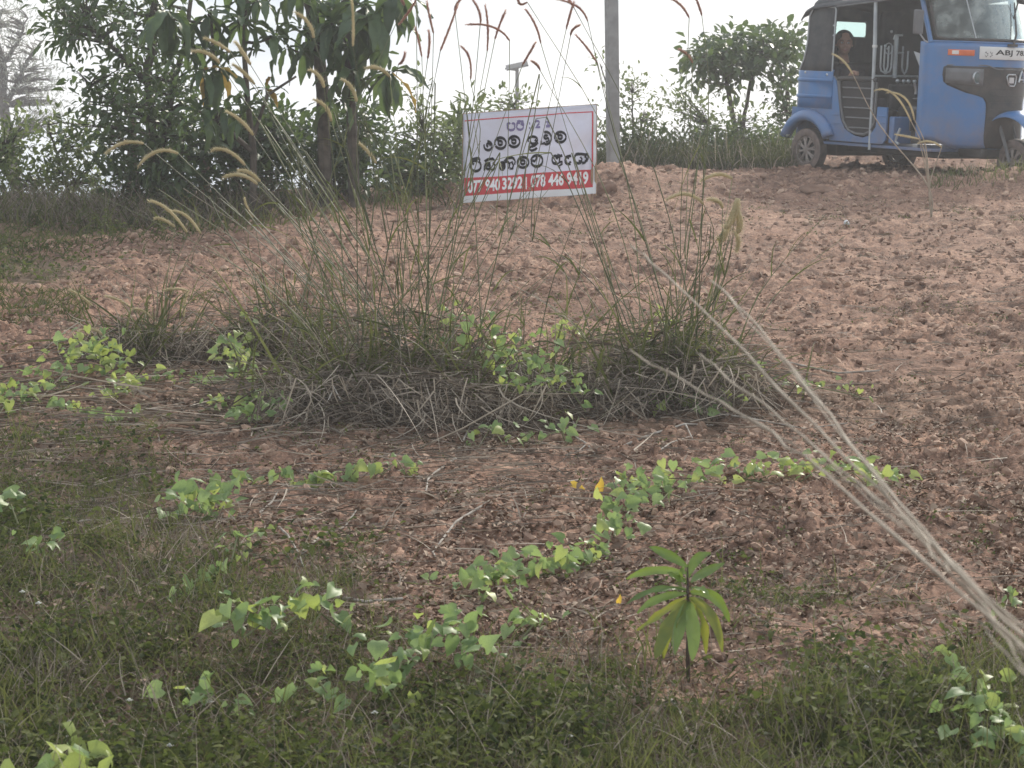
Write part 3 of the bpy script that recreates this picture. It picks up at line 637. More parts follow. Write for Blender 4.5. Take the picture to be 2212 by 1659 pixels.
def z4(*p): return [(713 + x * .4216, y * .4216) for x, y in p]
BACKLIT = dict(m='spike_p', r=.0068, f=1.0)  # heads against the sky take the painted backlit colour
h1 = [dict(s=[(310, 310), (266, 309), (228, 332)], v=[(450, 420), (700, 640)]), dict(s=[(385, 332), (340, 327), (297, 360)], v=[(520, 440), (740, 680)]),
      dict(s=[(530, 357), (492, 326), (455, 325)], v=[(600, 440), (760, 640)]), dict(s=[(556, 398), (520, 378), (480, 384)], v=[(640, 470), (780, 640)]), dict(s=[(562, 392), (537, 372), (515, 369)]),
      dict(s=[(716, 262), (703, 230), (676, 215)], v=[(760, 400), (830, 620)]), dict(s=[(812, 353), (797, 330), (775, 308)], v=[(850, 480), (870, 640)]),
      dict(s=[(474, 136), (450, 116), (415, 110)], v=[(560, 260), (760, 560)]), dict(s=[(497, 112), (470, 94), (441, 82)], v=[(580, 240), (770, 520)]),
      dict(s=[(550, 182), (528, 158), (502, 138)], v=[(620, 300), (780, 560)]), dict(s=[(541, 140), (524, 112), (508, 90)], v=[(640, 320), (800, 560)]),
      dict(s=[(547, 292), (522, 262), (488, 240)], v=[(630, 420), (790, 640)]), dict(s=[(678, 82), (665, 48), (636, 26)], v=[(720, 240), (810, 520)]),
      dict(s=[(762, 100), (763, 50), (760, 0)], r=.009, v=[(775, 260), (840, 540)]), dict(s=[(842, 166), (818, 147), (788, 148)], v=[(850, 330), (880, 560)]),
      dict(s=[(700, 190), (690, 165), (668, 150)]), dict(s=[(770, 220), (760, 190), (738, 170)]),
      dict(s=z4((470, 290), (452, 200), (436, 140)), **BACKLIT), dict(s=z4((500, 300), (509, 220), (505, 160)), **BACKLIT), dict(s=z4((565, 260), (603, 165), (655, 25)), v=[(940, 180), (895, 400)], **BACKLIT),
      dict(s=z4((530, 170), (511, 90), (495, 5)), **BACKLIT), dict(s=z4((770, 120), (764, 60), (728, -5)), v=[(1000, 400)], **BACKLIT), dict(s=z4((805, 262), (808, 140), (795, 25)), v=[(990, 420)], **BACKLIT),
      dict(s=z4((845, 200), (870, 125), (900, 55)), v=[(1010, 380)], **BACKLIT), dict(s=z4((920, 208), (830, 137), (690, 128)), v=[(1165, 160), (1100, 520)], d=8.6, **BACKLIT),
      dict(s=z4((720, 405), (714, 300), (670, 238)), v=[(1015, 400)], **BACKLIT), dict(s=z4((985, 335), (1020, 275), (1052, 218)), v=[(1080, 330), (960, 620)], **BACKLIT),
      dict(s=z4((440, 0), (402, 62), (355, 122)), **BACKLIT), dict(s=z4((380, 30), (372, 10), (360, -20)), **BACKLIT), dict(s=z4((640, 60), (650, 20), (690, -20)), **BACKLIT),
      dict(s=z4((350, 330), (372, 310), (385, 270)), **BACKLIT)]
c1 = G(885, 880)
make_clump('widest clump of tall green flowering grass, centre left, fanning out over grey dead straw', c1.x, c1.y, h1, 46, 1.05, 1.5, (.62, .50, .27, 2500), 101, blade_n=3, extra_blades=260)
h2 = [dict(s=z4((1080, 222), (1050, 125), (1000, 48)), v=[(1235, 330), (1330, 640)], **BACKLIT), dict(s=z4((1210, 150), (1228, 80), (1250, 10)), v=[(1181, 253), (1130, 480)], **BACKLIT),
      dict(s=z4((1320, 108), (1268, 35), (1165, -3)), v=[(1330, 300)], **BACKLIT), dict(s=z4((1372, 328), (1320, 250), (1258, 178)), v=[(1370, 480)], **BACKLIT), dict(s=z4((1232, 182), (1246, 150), (1280, 128)), v=[(1190, 330), (1150, 520)], **BACKLIT),
      dict(s=z4((1077, 362), (1060, 332), (1033, 314)), **BACKLIT), dict(s=z4((1010, 10), (975, 20), (960, -20)), **BACKLIT), dict(s=z4((1250, 40), (1225, 0), (1200, -30)), **BACKLIT),
      dict(s=z4((1840, 92), (1800, 30), (1750, -4)), v=[(1520, 300), (1470, 560)], **BACKLIT), dict(s=z4((1858, 322), (1830, 280), (1788, 252)), v=[(1510, 330), (1480, 560)], **BACKLIT), dict(s=z4((1905, 80), (1890, 30), (1870, -20)), v=[(1530, 260)], **BACKLIT),
      dict(s=[(1520, 441), (1482, 419), (1438, 433)], v=[(1530, 560)]), dict(s=[(1582, 386), (1550, 377), (1513, 391)], v=[(1560, 500), (1530, 680)], c='culm'), dict(s=[(1561, 450), (1550, 434), (1526, 431)], v=[(1545, 600)]),
      dict(s=[(1594, 428), (1582, 470), (1566, 494)], r=.025, f=1.7, c='culm', v=[(1540, 640)]), dict(s=[(1590, 445), (1598, 480), (1592, 505)], r=.022, f=1.7, v=[(1545, 640)]), dict(s=[(1574, 485), (1562, 512), (1552, 522)], r=.025, f=1.7, v=[(1540, 660)]), dict(s=[(1587, 500), (1595, 522), (1590, 545)], r=.014, f=1.6, v=[(1548, 640)]),
      dict(s=[(1600, 440), (1590, 450), (1583, 468)], r=.012, f=1.6)]
c2 = G(1455, 860)
make_clump('second clump of tall grass, right of the widest, pale fluffy head at its right', c2.x, c2.y, h2, 30, .75, 1.0, (.36, .40, .23, 1300), 202, blade_n=3, extra_blades=200)
c3 = G(605, 790)
make_clump('small clump of thin upright grass behind and left of the widest clump', c3.x, c3.y, [dict(s=[(548, 470), (535, 450), (528, 428)], r=.007)], 22, .75, .8, (.30, .22, .26, 700), 303, blade_n=3, extra_blades=160)
c4 = G(325, 790)
h4 = [dict(s=[(200, 661), (175, 640), (149, 625)], r=.0085), dict(s=[(282, 664), (256, 648), (228, 640)], r=.0085), dict(s=[(228, 729), (204, 712), (170, 715)], r=.0095), dict(s=[(406, 629), (382, 624), (354, 627)], r=.008), dict(s=[(398, 691), (398, 660), (406, 628)], r=.009),
      dict(s=[(404, 502), (362, 452), (320, 434)], r=.0115), dict(s=[(378, 490), (352, 474), (334, 472)], r=.010), dict(s=[(434, 505), (402, 466), (368, 455)], r=.011), dict(s=[(330, 690), (310, 672), (285, 668)], r=.007)]
make_clump('low dark tussock at the far left with cream drooping seed heads over bare soil', c4.x, c4.y, h4, 14, .45, .7, (.32, .22, .24, 800), 404, blade_n=3, extra_blades=120)
c5 = G(1160, 850)
make_clump('flattened straw tussock between the two big grass clumps, almost leafless', c5.x, c5.y, [], 10, .45, .8, (.30, .30, .09, 380), 505, blade_n=2, extra_blades=60)
# lone branching stem in front of the rickshaw
c6 = G(2012, 478)
r6 = thing('branching_grass_plant', 'lone pale branching grass plant standing on the soil in front of the blue rickshaw', 'grass plant', c6)
for s_, v_ in (([(1968, 262), (1930, 203), (1888, 196)], [(2004, 380), (1995, 320)]), ([(1975, 258), (1955, 212), (1915, 200)], [(2006, 380), (1998, 310)]), ([(2034, 318), (2010, 306), (1982, 309)], [(2008, 400)]), ([(1985, 300), (1960, 295), (1932, 290)], [(2006, 400)]), ([(1842, 160), (1822, 132), (1797, 116)], [(2004, 400), (1900, 270)])):
    culm_with_head(r6, c6, [P(x, y, c6.y) for x, y in v_], [P(x, y, c6.y) for x, y in s_], r0=.0065, matk='culm_dry', sp='spike', spr=.013, fuzz=.8)
c7 = G(1535, 560)
for (bx, by, hs, lab) in ((1690, 470, [], 'thin green sprig'),):
    pass
# stems close to the camera, leaning in from the right
fb = Vector((1.62, 1.25, gzf(1.62, 1.25)))
r7 = thing('leaning_grass_stems', 'bundle of long bare brown grass stems leaning in close from the lower right', 'grass stems', fb)
for k, (pts_, r0) in enumerate(((((2212, 1372, 1.95), (1900, 1062, 2.3), (1500, 652, 2.8), (1362, 530, 3.0)), .0028), (((2212, 1385, 1.92), (1888, 1022, 2.3), (1640, 712, 2.7), (1535, 605, 2.9)), .0026), (((2212, 1402, 1.9), (1740, 985, 2.4), (1560, 872, 2.65), (1362, 757, 2.9)), .0026),
     (((2212, 1362, 1.95), (1900, 1080, 2.3), (1660, 880, 2.6), (1512, 765, 2.8)), .0024), (((2212, 1420, 1.9), (2000, 1180, 2.15), (1800, 1010, 2.4), (1600, 900, 2.6)), .0017), (((2212, 1395, 1.9), (2030, 1215, 2.1), (1940, 1100, 2.25), (1575, 640, 2.8)), .0018),
     (((2212, 1440, 1.85), (2060, 1240, 2.1), (1840, 1050, 2.4), (1700, 985, 2.55)), .0014), (((2212, 1378, 2.0), (2080, 1250, 2.15), (1990, 1150, 2.3), (1720, 800, 2.7)), .0015), (((2212, 1470, 1.85), (2120, 1352, 2.0), (2010, 1320, 2.1), (1960, 1318, 2.15)), .0013))):
    P4 = [P(x, y, d) for x, y, d in pts_]; g_k = random.Random(k)
    ctrl = P4; sm = []
    for i in range(3):
        p0, p1_, p2_, p3_ = ctrl[max(i - 1, 0)], ctrl[i], ctrl[i + 1], ctrl[min(i + 2, 3)]
        for j in range(6):
            t = j / 6; sm.append(.5 * ((2 * p1_) + (-p0 + p2_) * t + (2 * p0 - 5 * p1_ + 4 * p2_ - p3_) * t * t + (-p0 + 3 * p1_ - 3 * p2_ + p3_) * t ** 3) + Vector((g_k.gauss(0, .0015), 0, g_k.gauss(0, .002))))
    sm.append(P4[-1]); nS = len(sm)
    m = MB(); base = fb + Vector((random.gauss(0, .03), random.gauss(0, .03), 0)); a = bez(base, Vector((1.15, 1.45, .62)), P4[0], 10)[:-1]
    m.tube([p - fb for p in a + sm], [r0 * .62] * len(a) + [r0 * (.64 - .26 * i / nS) * (1.35 if i % 6 == 3 else 1) for i in range(nS)], 6); m.build('stem', M['culm_dry'], r7)

# ------------------------------------------------------------------ creeping vines with heart-shaped leaves
def heart(seed, lob=.16, n=5):
    g = np.random.default_rng(seed); half = [(0, 0), (.28, -.13 - lob * .3), (.47, .05), (.46, .33), (.27, .68), (0, 1.05)]
    V = []; Fa = []
    cu_ = (-.75, -.35, -.55, .15, -.2)[seed % 5]; fo_ = (.55, .3, -.15, .7, .45)[seed % 5]
    def zf(x, y): return fo_ * abs(x) ** 1.2 + cu_ * (y - .25) ** 2 + .09 * math.sin(9 * y + seed) * abs(x) - .5 * max(0, abs(x) - .3)
    mid = [(0, 0), (0, .05), (0, .22), (0, .45), (0, .72), (0, 1.05)]
    for x, y in mid: V.append((0, y, zf(0, y)))
    for s in (-1, 1):
        b = len(V)
        inn = [(s * h[0] * .5, (h[1] + m_[1]) / 2) for h, m_ in zip(half, mid)]
        for x, y in inn: V.append((x, y, zf(x, y)))
        c = len(V)
        for x, y in half: xx = s * x * (1 + g.normal() * .04); V.append((xx, y, zf(x, y) + g.normal() * .015))
        for i in range(5):
            q1 = (i, i + 1, b + i + 1, b + i); q2 = (b + i, b + i + 1, c + i + 1, c + i)
            Fa += [q1 if s > 0 else q1[::-1], q2 if s > 0 else q2[::-1]]
    return V, Fa
def shared(fn, n, mats, nm):
    out = {}
    for mk in mats:
        lst = []
        for i in range(n):
            V, Fa = fn(i); lst.append(newmesh(nm, V, Fa, M[mk]))
        out[mk] = lst
    return out
HEART = shared(lambda i: heart(i), 5, ['vine', 'vine_y', 'yellow'], 'heart_leaf')
def basis(dirv, nrm):
    y = Vector(dirv).normalized(); z = Vector(nrm); z = (z - y * z.dot(y)); z = z.normalized() if z.length > 1e-4 else y.orthogonal().normalized(); x = y.cross(z)
    return Matrix((x, y, z)).transposed().to_4x4()
def put_leaf(me, root, pos, dirv, nrm, s, name='leaf', sx=1.0):
    o = link(name, me, root); mw = Matrix.Translation(Vector(pos) - root.location) @ basis(dirv, nrm) @ Matrix.Diagonal((s * sx, s, s, 1))
    o.matrix_local = mw; return o
NLEAF = [0]
def vine(label, px, n0, size=.052, hang=.35, mat_mix=(.75, .25), lift=.05, spread=.03, seed=0, stem_r=.0026, d=None, mound=None):
    n = int(n0 * 2.7); g = random.Random(seed + 900)
    W = [G(X, Y + (lift * .75 + .022 + (mound or 0) * .5) * (.0716 + (Y - 330) / F) / 1.674 * F) if d is None else P(X, Y, d) for X, Y in px]
    root = thing('creeping_vine', label, 'vine', W[0], 'creeping vines on the bank')
    dense = []
    for a, b in zip(W[:-1], W[1:]):
        k = max(2, int((b - a).length / .05))
        for j in range(k):
            p = a.lerp(b, j / k); z = gzf(p.x, p.y) if d is None else p.z
            dense.append(Vector((p.x + g.gauss(0, .006), p.y + g.gauss(0, .012), (z if d is None else p.z) + lift * (.5 + .5 * math.sin(j * 1.3 + seed)))))
    dense.append(W[-1] + Vector((0, 0, lift * .5)))
    m = MB(); m.tube([p - root.location for p in dense], stem_r, 5); m.build('stem', M['vstem'], root)
    for i in range(n):
        t = (i + g.random()) / n * (len(dense) - 1.01); k = int(t); p = dense[k].lerp(dense[k + 1], t - k)
        off = Vector((g.gauss(0, spread), g.gauss(0, spread * 1.6), abs(g.gauss(0, spread * .6)) + .012))
        if mound: off.z += abs(g.gauss(0, mound)); off.x += g.gauss(0, mound * .8); off.y += g.gauss(0, mound)
        pos = p + off
        side = 1 if g.random() < .5 else -1
        dirv = Vector((g.gauss(0, .9), -.30 + g.gauss(0, .6), -hang + g.gauss(0, .45)))
        nrm = Vector((g.gauss(0, .65), -.6 + g.gauss(0, .6), .85))
        mk = 'vine' if g.random() < mat_mix[0] else 'vine_y'
        s = size * (.66 if W[0].y > 6.6 else .58) * g.uniform(.4, 1.35)
        put_leaf(g.choice(HEART[mk]), root, pos, dirv, nrm, s, sx=g.uniform(.8, 1.15)); NLEAF[0] += 1
        m2 = None
    return root
vine('vine mound with a peaked heap of yellow-green leaves at the far left', [(120, 800), (170, 790), (215, 785), (262, 800)], 46, .055, mound=.07, mat_mix=(.45, .55), seed=1)
vine('vine trailing off the left edge below the peaked leaf heap', [(-40, 880), (30, 850), (90, 835), (150, 825)], 34, .055, seed=2, mound=.035, mat_mix=(.6, .4))
vine('vine with a row of heart leaves hanging side by side at the far left', [(110, 870), (160, 868), (215, 880), (262, 885), (312, 882)], 13, .062, hang=1.0, spread=.012, seed=3, mat_mix=(.5, .5))
vine('vine creeping left to right from the dark tussock to the widest clump', [(280, 812), (330, 806), (400, 808), (470, 812), (560, 822), (640, 816), (690, 806)], 34, .05, seed=4)
vine('small vine sprig just right of the peaked leaf heap', [(236, 842), (262, 838), (290, 850)], 10, .055, seed=5, mat_mix=(.3, .7))
vine('bushy yellow-green vine climbing the small thin grass clump', [(505, 790), (515, 760), (535, 735), (552, 715)], 30, .05, seed=6, mound=.05, mat_mix=(.35, .65), lift=.10)
vine('sparse vine with few leaves on the straw left of the widest clump', [(430, 886), (480, 880), (540, 872), (590, 866)], 9, .05, seed=7)
vine('bluish-green vine leaves under the left edge of the widest clump', [(495, 915), (530, 905), (575, 900), (592, 890)], 14, .05, seed=8, mat_mix=(1, 0), mound=.02)
vine('vine leaves hanging in an even row along a dead stalk below the widest clump', [(450, 1022), (520, 1020), (610, 1016), (700, 1022), (780, 1018), (860, 1008), (905, 1000)], 22, .058, hang=.9, spread=.012, lift=.07, seed=9, mat_mix=(.7, .3))
vine('rounded heap of pale vine leaves standing over the grass edge at left', [(368, 1070), (400, 1062), (440, 1058), (485, 1068)], 26, .055, seed=10, mound=.035, lift=.11, mat_mix=(.8, .2))
vine('short vine of four broad heart leaves rising in a line at lower left', [(362, 1262), (408, 1238), (450, 1215), (492, 1195)], 6, .066, hang=1.1, spread=.008, lift=.12, seed=11, mat_mix=(1, 0))
vine('folded leaf tips of a vine shoot above the four broad leaves', [(505, 1190), (525, 1170), (540, 1165)], 6, .045, seed=12, mat_mix=(.4, .6), lift=.13)
vine('vine of large curled twisted leaves lying in the grass, lower centre left', [(475, 1372), (530, 1368), (600, 1365), (670, 1350), (735, 1335)], 17, .078, seed=13, mound=.02, lift=.10, mat_mix=(.6, .4))
vine('sprawling vine with silvery leaves in the grass at bottom centre', [(800, 1478), (860, 1440), (930, 1405), (990, 1395), (1050, 1425)], 30, .065, seed=14, mound=.035, lift=.10, mat_mix=(.85, .15))
vine('two round vine leaves near a thin dark twig, right of the sprawling vine', [(1110, 1375), (1150, 1362), (1175, 1350)], 6, .06, seed=15, lift=.05)
vine('long leafy vine, lower half curving up the bare soil left of the seedling', [(1000, 1272), (1060, 1252), (1120, 1235), (1180, 1222), (1240, 1205), (1300, 1190)], 42, .058, seed=16, mound=.022, mat_mix=(.85, .15))
vine('long leafy vine, middle stretch climbing toward the two yellow leaves', [(1290, 1180), (1325, 1145), (1345, 1110), (1390, 1085), (1470, 1068)], 30, .058, seed=17, mound=.022, mat_mix=(.9, .1))
vine('vine trailing right across bare soil to the leaning stems', [(1320, 1048), (1400, 1056), (1480, 1050), (1560, 1052), (1640, 1050), (1720, 1046), (1800, 1040), (1870, 1050), (1925, 1058)], 62, .05, seed=18, mound=.022, mat_mix=(.5, .5), lift=.03)
vine('vine draped over the straw between the two big clumps', [(960, 740), (1020, 760), (1080, 775), (1140, 790), (1200, 808)], 44, .052, seed=19, mound=.05, lift=.30, mat_mix=(.7, .3))
vine('vine on the front of the straw between the two big clumps', [(1080, 836), (1140, 842), (1200, 850), (1265, 848)], 22, .05, seed=20, mound=.03, lift=.18, mat_mix=(.55, .45))
vine('bright yellow-green vine tip behind the straw, midway between the big clumps', [(1200, 735), (1225, 726), (1255, 730)], 9, .058, seed=21, mat_mix=(0, 1), lift=.05)
vine('few vine leaves low on the front of the straw heap', [(1000, 905), (1060, 908), (1140, 922), (1210, 908), (1250, 892)], 12, .055, seed=22, lift=.14, mat_mix=(.9, .1))
vine('vine leaves along the foot of the second clump', [(1400, 842), (1450, 838), (1510, 845), (1572, 862)], 22, .055, seed=23, lift=.10, mound=.02)
vine('small vine sprig right of the second clump', [(1590, 822), (1615, 812), (1645, 816)], 10, .05, seed=24, lift=.04)
vine('thin vine on dark stalks reaching far right of the second clump', [(1660, 842), (1740, 846), (1800, 842), (1870, 846)], 9, .045, seed=25, lift=.02, mat_mix=(.6, .4))
vine('yellowish vine leaves caught among the stems of the second clump', [(1408, 745), (1420, 720), (1440, 728), (1425, 700)], 7, .045, seed=26, mat_mix=(0, 1), lift=.12)
vine('vine with big pale leaves in the bottom right corner', [(2080, 1600), (2130, 1570), (2180, 1580), (2240, 1620)], 14, .075, seed=27, lift=.06, mound=.02, mat_mix=(.9, .1))
vine('curled bright green vine shoot at lower right with its thick hairy stem', [(2195, 1560), (2150, 1500), (2085, 1460), (2060, 1425)], 13, .060, seed=28, lift=.12, mound=.012, mat_mix=(.4, .6), stem_r=.0035)
vine('broad yellow-green vine leaves in the bottom left corner', [(100, 1580), (140, 1570), (185, 1560)], 10, .10, hang=.1, spread=.05, seed=29, mat_mix=(0, 1), lift=.22)
vine('vine leaves cut by the bottom edge at far left', [(30, 1680), (75, 1650), (140, 1650)], 12, .095, hang=.1, spread=.05, seed=30, mat_mix=(.6, .4), lift=.22)
vine('pair of pale vine leaves in the grass near the left edge', [(80, 1200), (110, 1190), (130, 1182)], 5, .055, seed=31, mat_mix=(1, 0), lift=.10)
vine('vine leaves at the left edge above the grass', [(-20, 1110), (10, 1105), (40, 1112)], 6, .07, seed=32, mat_mix=(1, 0), lift=.12)
vine('small silvery vine leaves in the short grass at bottom centre left', [(380, 1490), (440, 1482), (690, 1480), (745, 1492)], 10, .06, seed=33, mat_mix=(.8, .2), lift=.09)
vine('green vine leaves at the right edge above the corner vine', [(2180, 1300), (2215, 1292), (2260, 1300)], 5, .055, seed=34, lift=.04)
for X, Y, lab in ((1235, 1090, 'ragged yellow leaf, left one of the two on the vine'), (1295, 1078, 'upright yellow leaf, right one of the two on the vine'), (1337, 1332, 'small orange-yellow dead leaf left of the seedling')):
    p = G(X, Y + 22, .055); s = .046 if Y < 1200 else .022
    o = link('fallen_leaf', HEART['yellow'][1 if X < 1250 else 2]); o.matrix_world = Matrix.Translation(p + (Vector((0, 0, 0)) if X < 1250 else Vector((0, 0, -.02)))) @ (basis((.9, -.2, -.25), (.1, -.7, .7)) if X < 1250 else basis((.25, -.1, .95), (.5, -1, .2))) @ Matrix.Diagonal((s * (.75 if X > 1250 else .6), s, s, 1)); tag(o, lab, 'leaf')

# ------------------------------------------------------------------ mango seedling
sb = G(1487, 1480); sdz = sb.y
seedl = thing('tree_seedling', 'young seedling with long drooping glossy leaves on bare soil, lower right', 'seedling', sb)
def zs(x, y): return (1042.3 + x * .5288, 1042.3 + y * .5288)
m = MB(); m.tube([Vector((0, 0, -.01))] + [P(X, Y, sdz) - sb for X, Y in [zs(838, 700), zs(842, 560), zs(838, 440), zs(838, 345)]], [.0055, .005, .0042, .0035, .0015], 7); m.build('stem', M['mstem'], seedl)
def longleaf(curve, width, nrm, name='leaf', mk='mango', wav=.15, root=None, w=None):
    """a lanceolate leaf along a 3-D curve, folded at the midrib"""
    n = len(curve) - 1; V = []; ww = w or (lambda t: math.sin(math.pi * min(1, t * .93 + .05)) ** .75)
    for i, p in enumerate(curve):
        t = i / n; tg = (curve[min(i + 1, n)] - curve[max(i - 1, 0)]).normalized(); s = tg.cross(nrm).normalized(); u = s.cross(tg)
        h = width * .5 * ww(t); wv = wav * width * math.sin(t * 17 + width * 900)
        V += [p - s * h + u * (h * .35 + wv), p - s * h * .5 + u * (h * .1), p, p + s * h * .5 + u * (h * .1), p + s * h + u * (h * .35 - wv)]
    Fa = [(i * 5 + k, i * 5 + k + 1, i * 5 + k + 6, i * 5 + k + 5) for i in range(n) for k in range(4)]
    return newmesh(name, [tuple(v) for v in V], Fa, M[mk])
for (a, b, c, w_, dd, mk) in (((815, 345), (762, 295), (680, 262), .030, .05, 'mango'), ((836, 390), (868, 305), (932, 290), .030, .03, 'mango'), ((800, 372), (690, 350), (588, 395), .026, .06, 'mango'), ((835, 412), (792, 388), (752, 368), .022, -.03, 'mango'),
     ((834, 412), (806, 385), (830, 340), .026, -.02, 'mango'), ((836, 440), (710, 425), (585, 498), .022, -.05, 'mango'), ((836, 452), (710, 470), (632, 535), .026, -.06, 'mango'), ((832, 480), (755, 600), (706, 722), .046, -.09, 'mango_y'), ((835, 485), (800, 600), (783, 702), .036, -.10, 'mango'),
     ((842, 485), (866, 610), (856, 728), .042, -.11, 'mango'), ((846, 478), (905, 560), (912, 700), .030, .07, 'mango_y'), ((852, 468), (945, 530), (980, 692), .032, -.05, 'mango_y'), ((850, 448), (955, 450), (1008, 570), .032, .02, 'mango'), ((848, 440), (890, 428), (925, 462), .024, -.06, 'mango'),
     ((838, 465), (740, 530), (632, 605), .026, .07, 'mango_y'), ((850, 405), (905, 365), (988, 330), .028, .09, 'mango'), ((838, 490), (760, 560), (740, 720), .034, .04, 'mango_y')):
    A, B, C = P(*zs(*a), sdz), P(*zs(*b), sdz + dd * .6), P(*zs(*c), sdz + dd)
    A = P(*zs(838, a[1]), sdz) if abs(a[0] - 838) > 12 else A
    cv = [p - sb for p in bez(A, B * 1.35 - (A + C) * .175, C, 10)]
    me = longleaf(cv, w_ * .82, Vector((.15 * (1 if c[0] > 838 else -1) + random.gauss(0, .35), -.8, .6 + random.gauss(0, .4))), mk=mk); link('leaf', me, seedl)

# ------------------------------------------------------------------ twigs, sticks, flowers and pebbles lying about
def twig(label, px, r, lift=.01, cat='twig', mk='twig', fork=None, d=None):
    W = [G(X, Y, lift * (1 + (i % 2))) for i, (X, Y) in enumerate(px)]
    root = W[0].copy(); m = MB(); n = len(W); m.tube([w - root for w in W], [r * (1 - .5 * i / n) for i in range(n)], 6)
    if fork: k, q = fork; m.tube([W[k] - root, G(*q, lift) - root], [r * .7, r * .3], 5)
    o = m.build('dead_twig', M[mk], None, loc=root); return tag(o, label, cat, 'dead twigs on the ground')
TW = [('pale forked dead twig on the soil left of centre bottom', [(603, 1172), (622, 1200), (648, 1235), (655, 1262)], .004, (2, (668, 1222))), ('long thin twig slanting up right of the forked one', [(650, 1225), (700, 1190), (745, 1160), (770, 1140)], .004, (2, (742, 1155))),
      ('bent bleached twig standing out of the straw below the second clump', [(1212, 880), (1240, 925), (1242, 970), (1268, 1000), (1285, 1010)], .005, (3, (1250, 1010))), ('thin curving twig on the bare soil below the widest clump', [(1040, 1150), (985, 1180), (935, 1225), (940, 1250)], .004, None),
      ('pale kinked twig dropping below the widest clump', [(985, 1010), (940, 1045), (925, 1070), (920, 1095)], .0045, None), ('grey forked stick at the foot of the second clump', [(1330, 990), (1400, 965), (1480, 945), (1540, 935)], .005, (2, (1500, 975))),
      ('white dry stalk in the bottom grass below the seedling', [(1448, 1530), (1470, 1570), (1490, 1610)], .003, None), ('dark twig lying beside the sprawling bottom vine', [(700, 1330), (790, 1345), (870, 1335)], .006, None),
      ('bleached straw pointing down out of the widest clump', [(990, 985), (1005, 960), (1018, 925)], .0045, None), ('pale stalk lying across grass at the left edge', [(80, 1165), (140, 1150), (200, 1135)], .005, None),
      ('short light stick on soil right of the pale leaf heap', [(560, 1125), (588, 1108), (600, 1095)], .004, None), ('long grey stick under the second clump pointing right', [(1480, 900), (1600, 930), (1740, 945), (1830, 948)], .0045, None),
      ('dark dry stick reaching right past the second clump', [(1640, 800), (1720, 815), (1810, 825), (1900, 828)], .006, None), ('thin bleached twig on the soil at lower right of the straw', [(1410, 1010), (1450, 990), (1500, 960)], .003, None)]
for lab, px, r, fk in TW: twig(lab, px, r, fork=fk)
# sticks arching in front of the widest clump
def arch(label, pxd, r, mk='twig'):
    W = [P(X, Y, d) for X, Y, d in pxd]; W[0] = G(pxd[0][0], pxd[0][1]); root = W[0].copy(); cv = []
    for a, b in zip(W[:-1], W[1:]): cv += [a.lerp(b, t) for t in (0, .5)]
    cv.append(W[-1]); m = MB(); m.tube([c - root for c in cv], [r * (1 - .4 * i / len(cv)) for i in range(len(cv))], 6)
    return tag(m.build('dead_twig', M[mk], None, loc=root), label, 'twig', 'dead twigs on the ground')
arch('long pale stalk slanting up across the front of the straw to the right', [(905, 985, 8), (1000, 925, 8.1), (1080, 880, 8.2), (1130, 852, 8.3), (1260, 850, 8.4)], .0035, 'culm_dry')
arch('left leg of the upside-down V of dead stalks in the straw', [(690, 905, 8), (706, 870, 8.4), (722, 838, 8.45)], .0032)
arch('right leg of the upside-down V of dead stalks in the straw', [(745, 890, 8), (735, 862, 8.4), (718, 830, 8.45)], .0032)
arch('brown stick rising left out of the widest clump', [(560, 870, 8), (620, 840, 8.5), (690, 805, 8.7), (790, 745, 8.8)], .004, 'culm_dry')
# grey rock under the banner and pebbles
def rock(label, X, Y, s, seed, mk='rock', cat='rock', name='rock', emb=.3):
    p = G(X, Y); bm = bmesh.new(); bmesh.ops.create_icosphere(bm, subdivisions=3, radius=1); o_ = Vector((seed * 3.3, 0, 0))
    for v in bm.verts: v.co *= 1 + .55 * mnoise.noise(v.co * 1.1 + o_) + .28 * mnoise.noise(v.co * 3 + o_); v.co = Vector((v.co.x * s[0], v.co.y * s[1], v.co.z * s[2]))
    me = bpy.data.meshes.new(name); bm.to_mesh(me); bm.free(); me.materials.append(M[mk]); me.polygons.foreach_set('use_smooth', np.ones(len(me.polygons), bool))
    o = link(name, me, None, p + Vector((0, 0, s[2] * (1 - emb) * .5))); return tag(o, label, cat)
rock('dark grey rock under the right end of the banner', 1262, 426, (.095, .08, .075), 1)
rock('dark earth lump right of the low ridge, below the hedge gap', 1610, 425, (.16, .09, .045), 3, 'clod', 'earth clod', 'earth_clod')
rock('flat-topped earth lump in front of the rickshaw rear wheel', 1760, 425, (.14, .09, .05), 4, 'clod', 'earth clod', 'earth_clod')
rock('small round whitish stone on the slope below the rickshaw', 1828, 490, (.022, .02, .018), 5, 'bwhite', 'stone', 'stone')
rock('reddish lump at the mound foot beside the post', 1310, 432, (.08, .07, .07), 6, 'clod', 'earth clod', 'earth_clod')
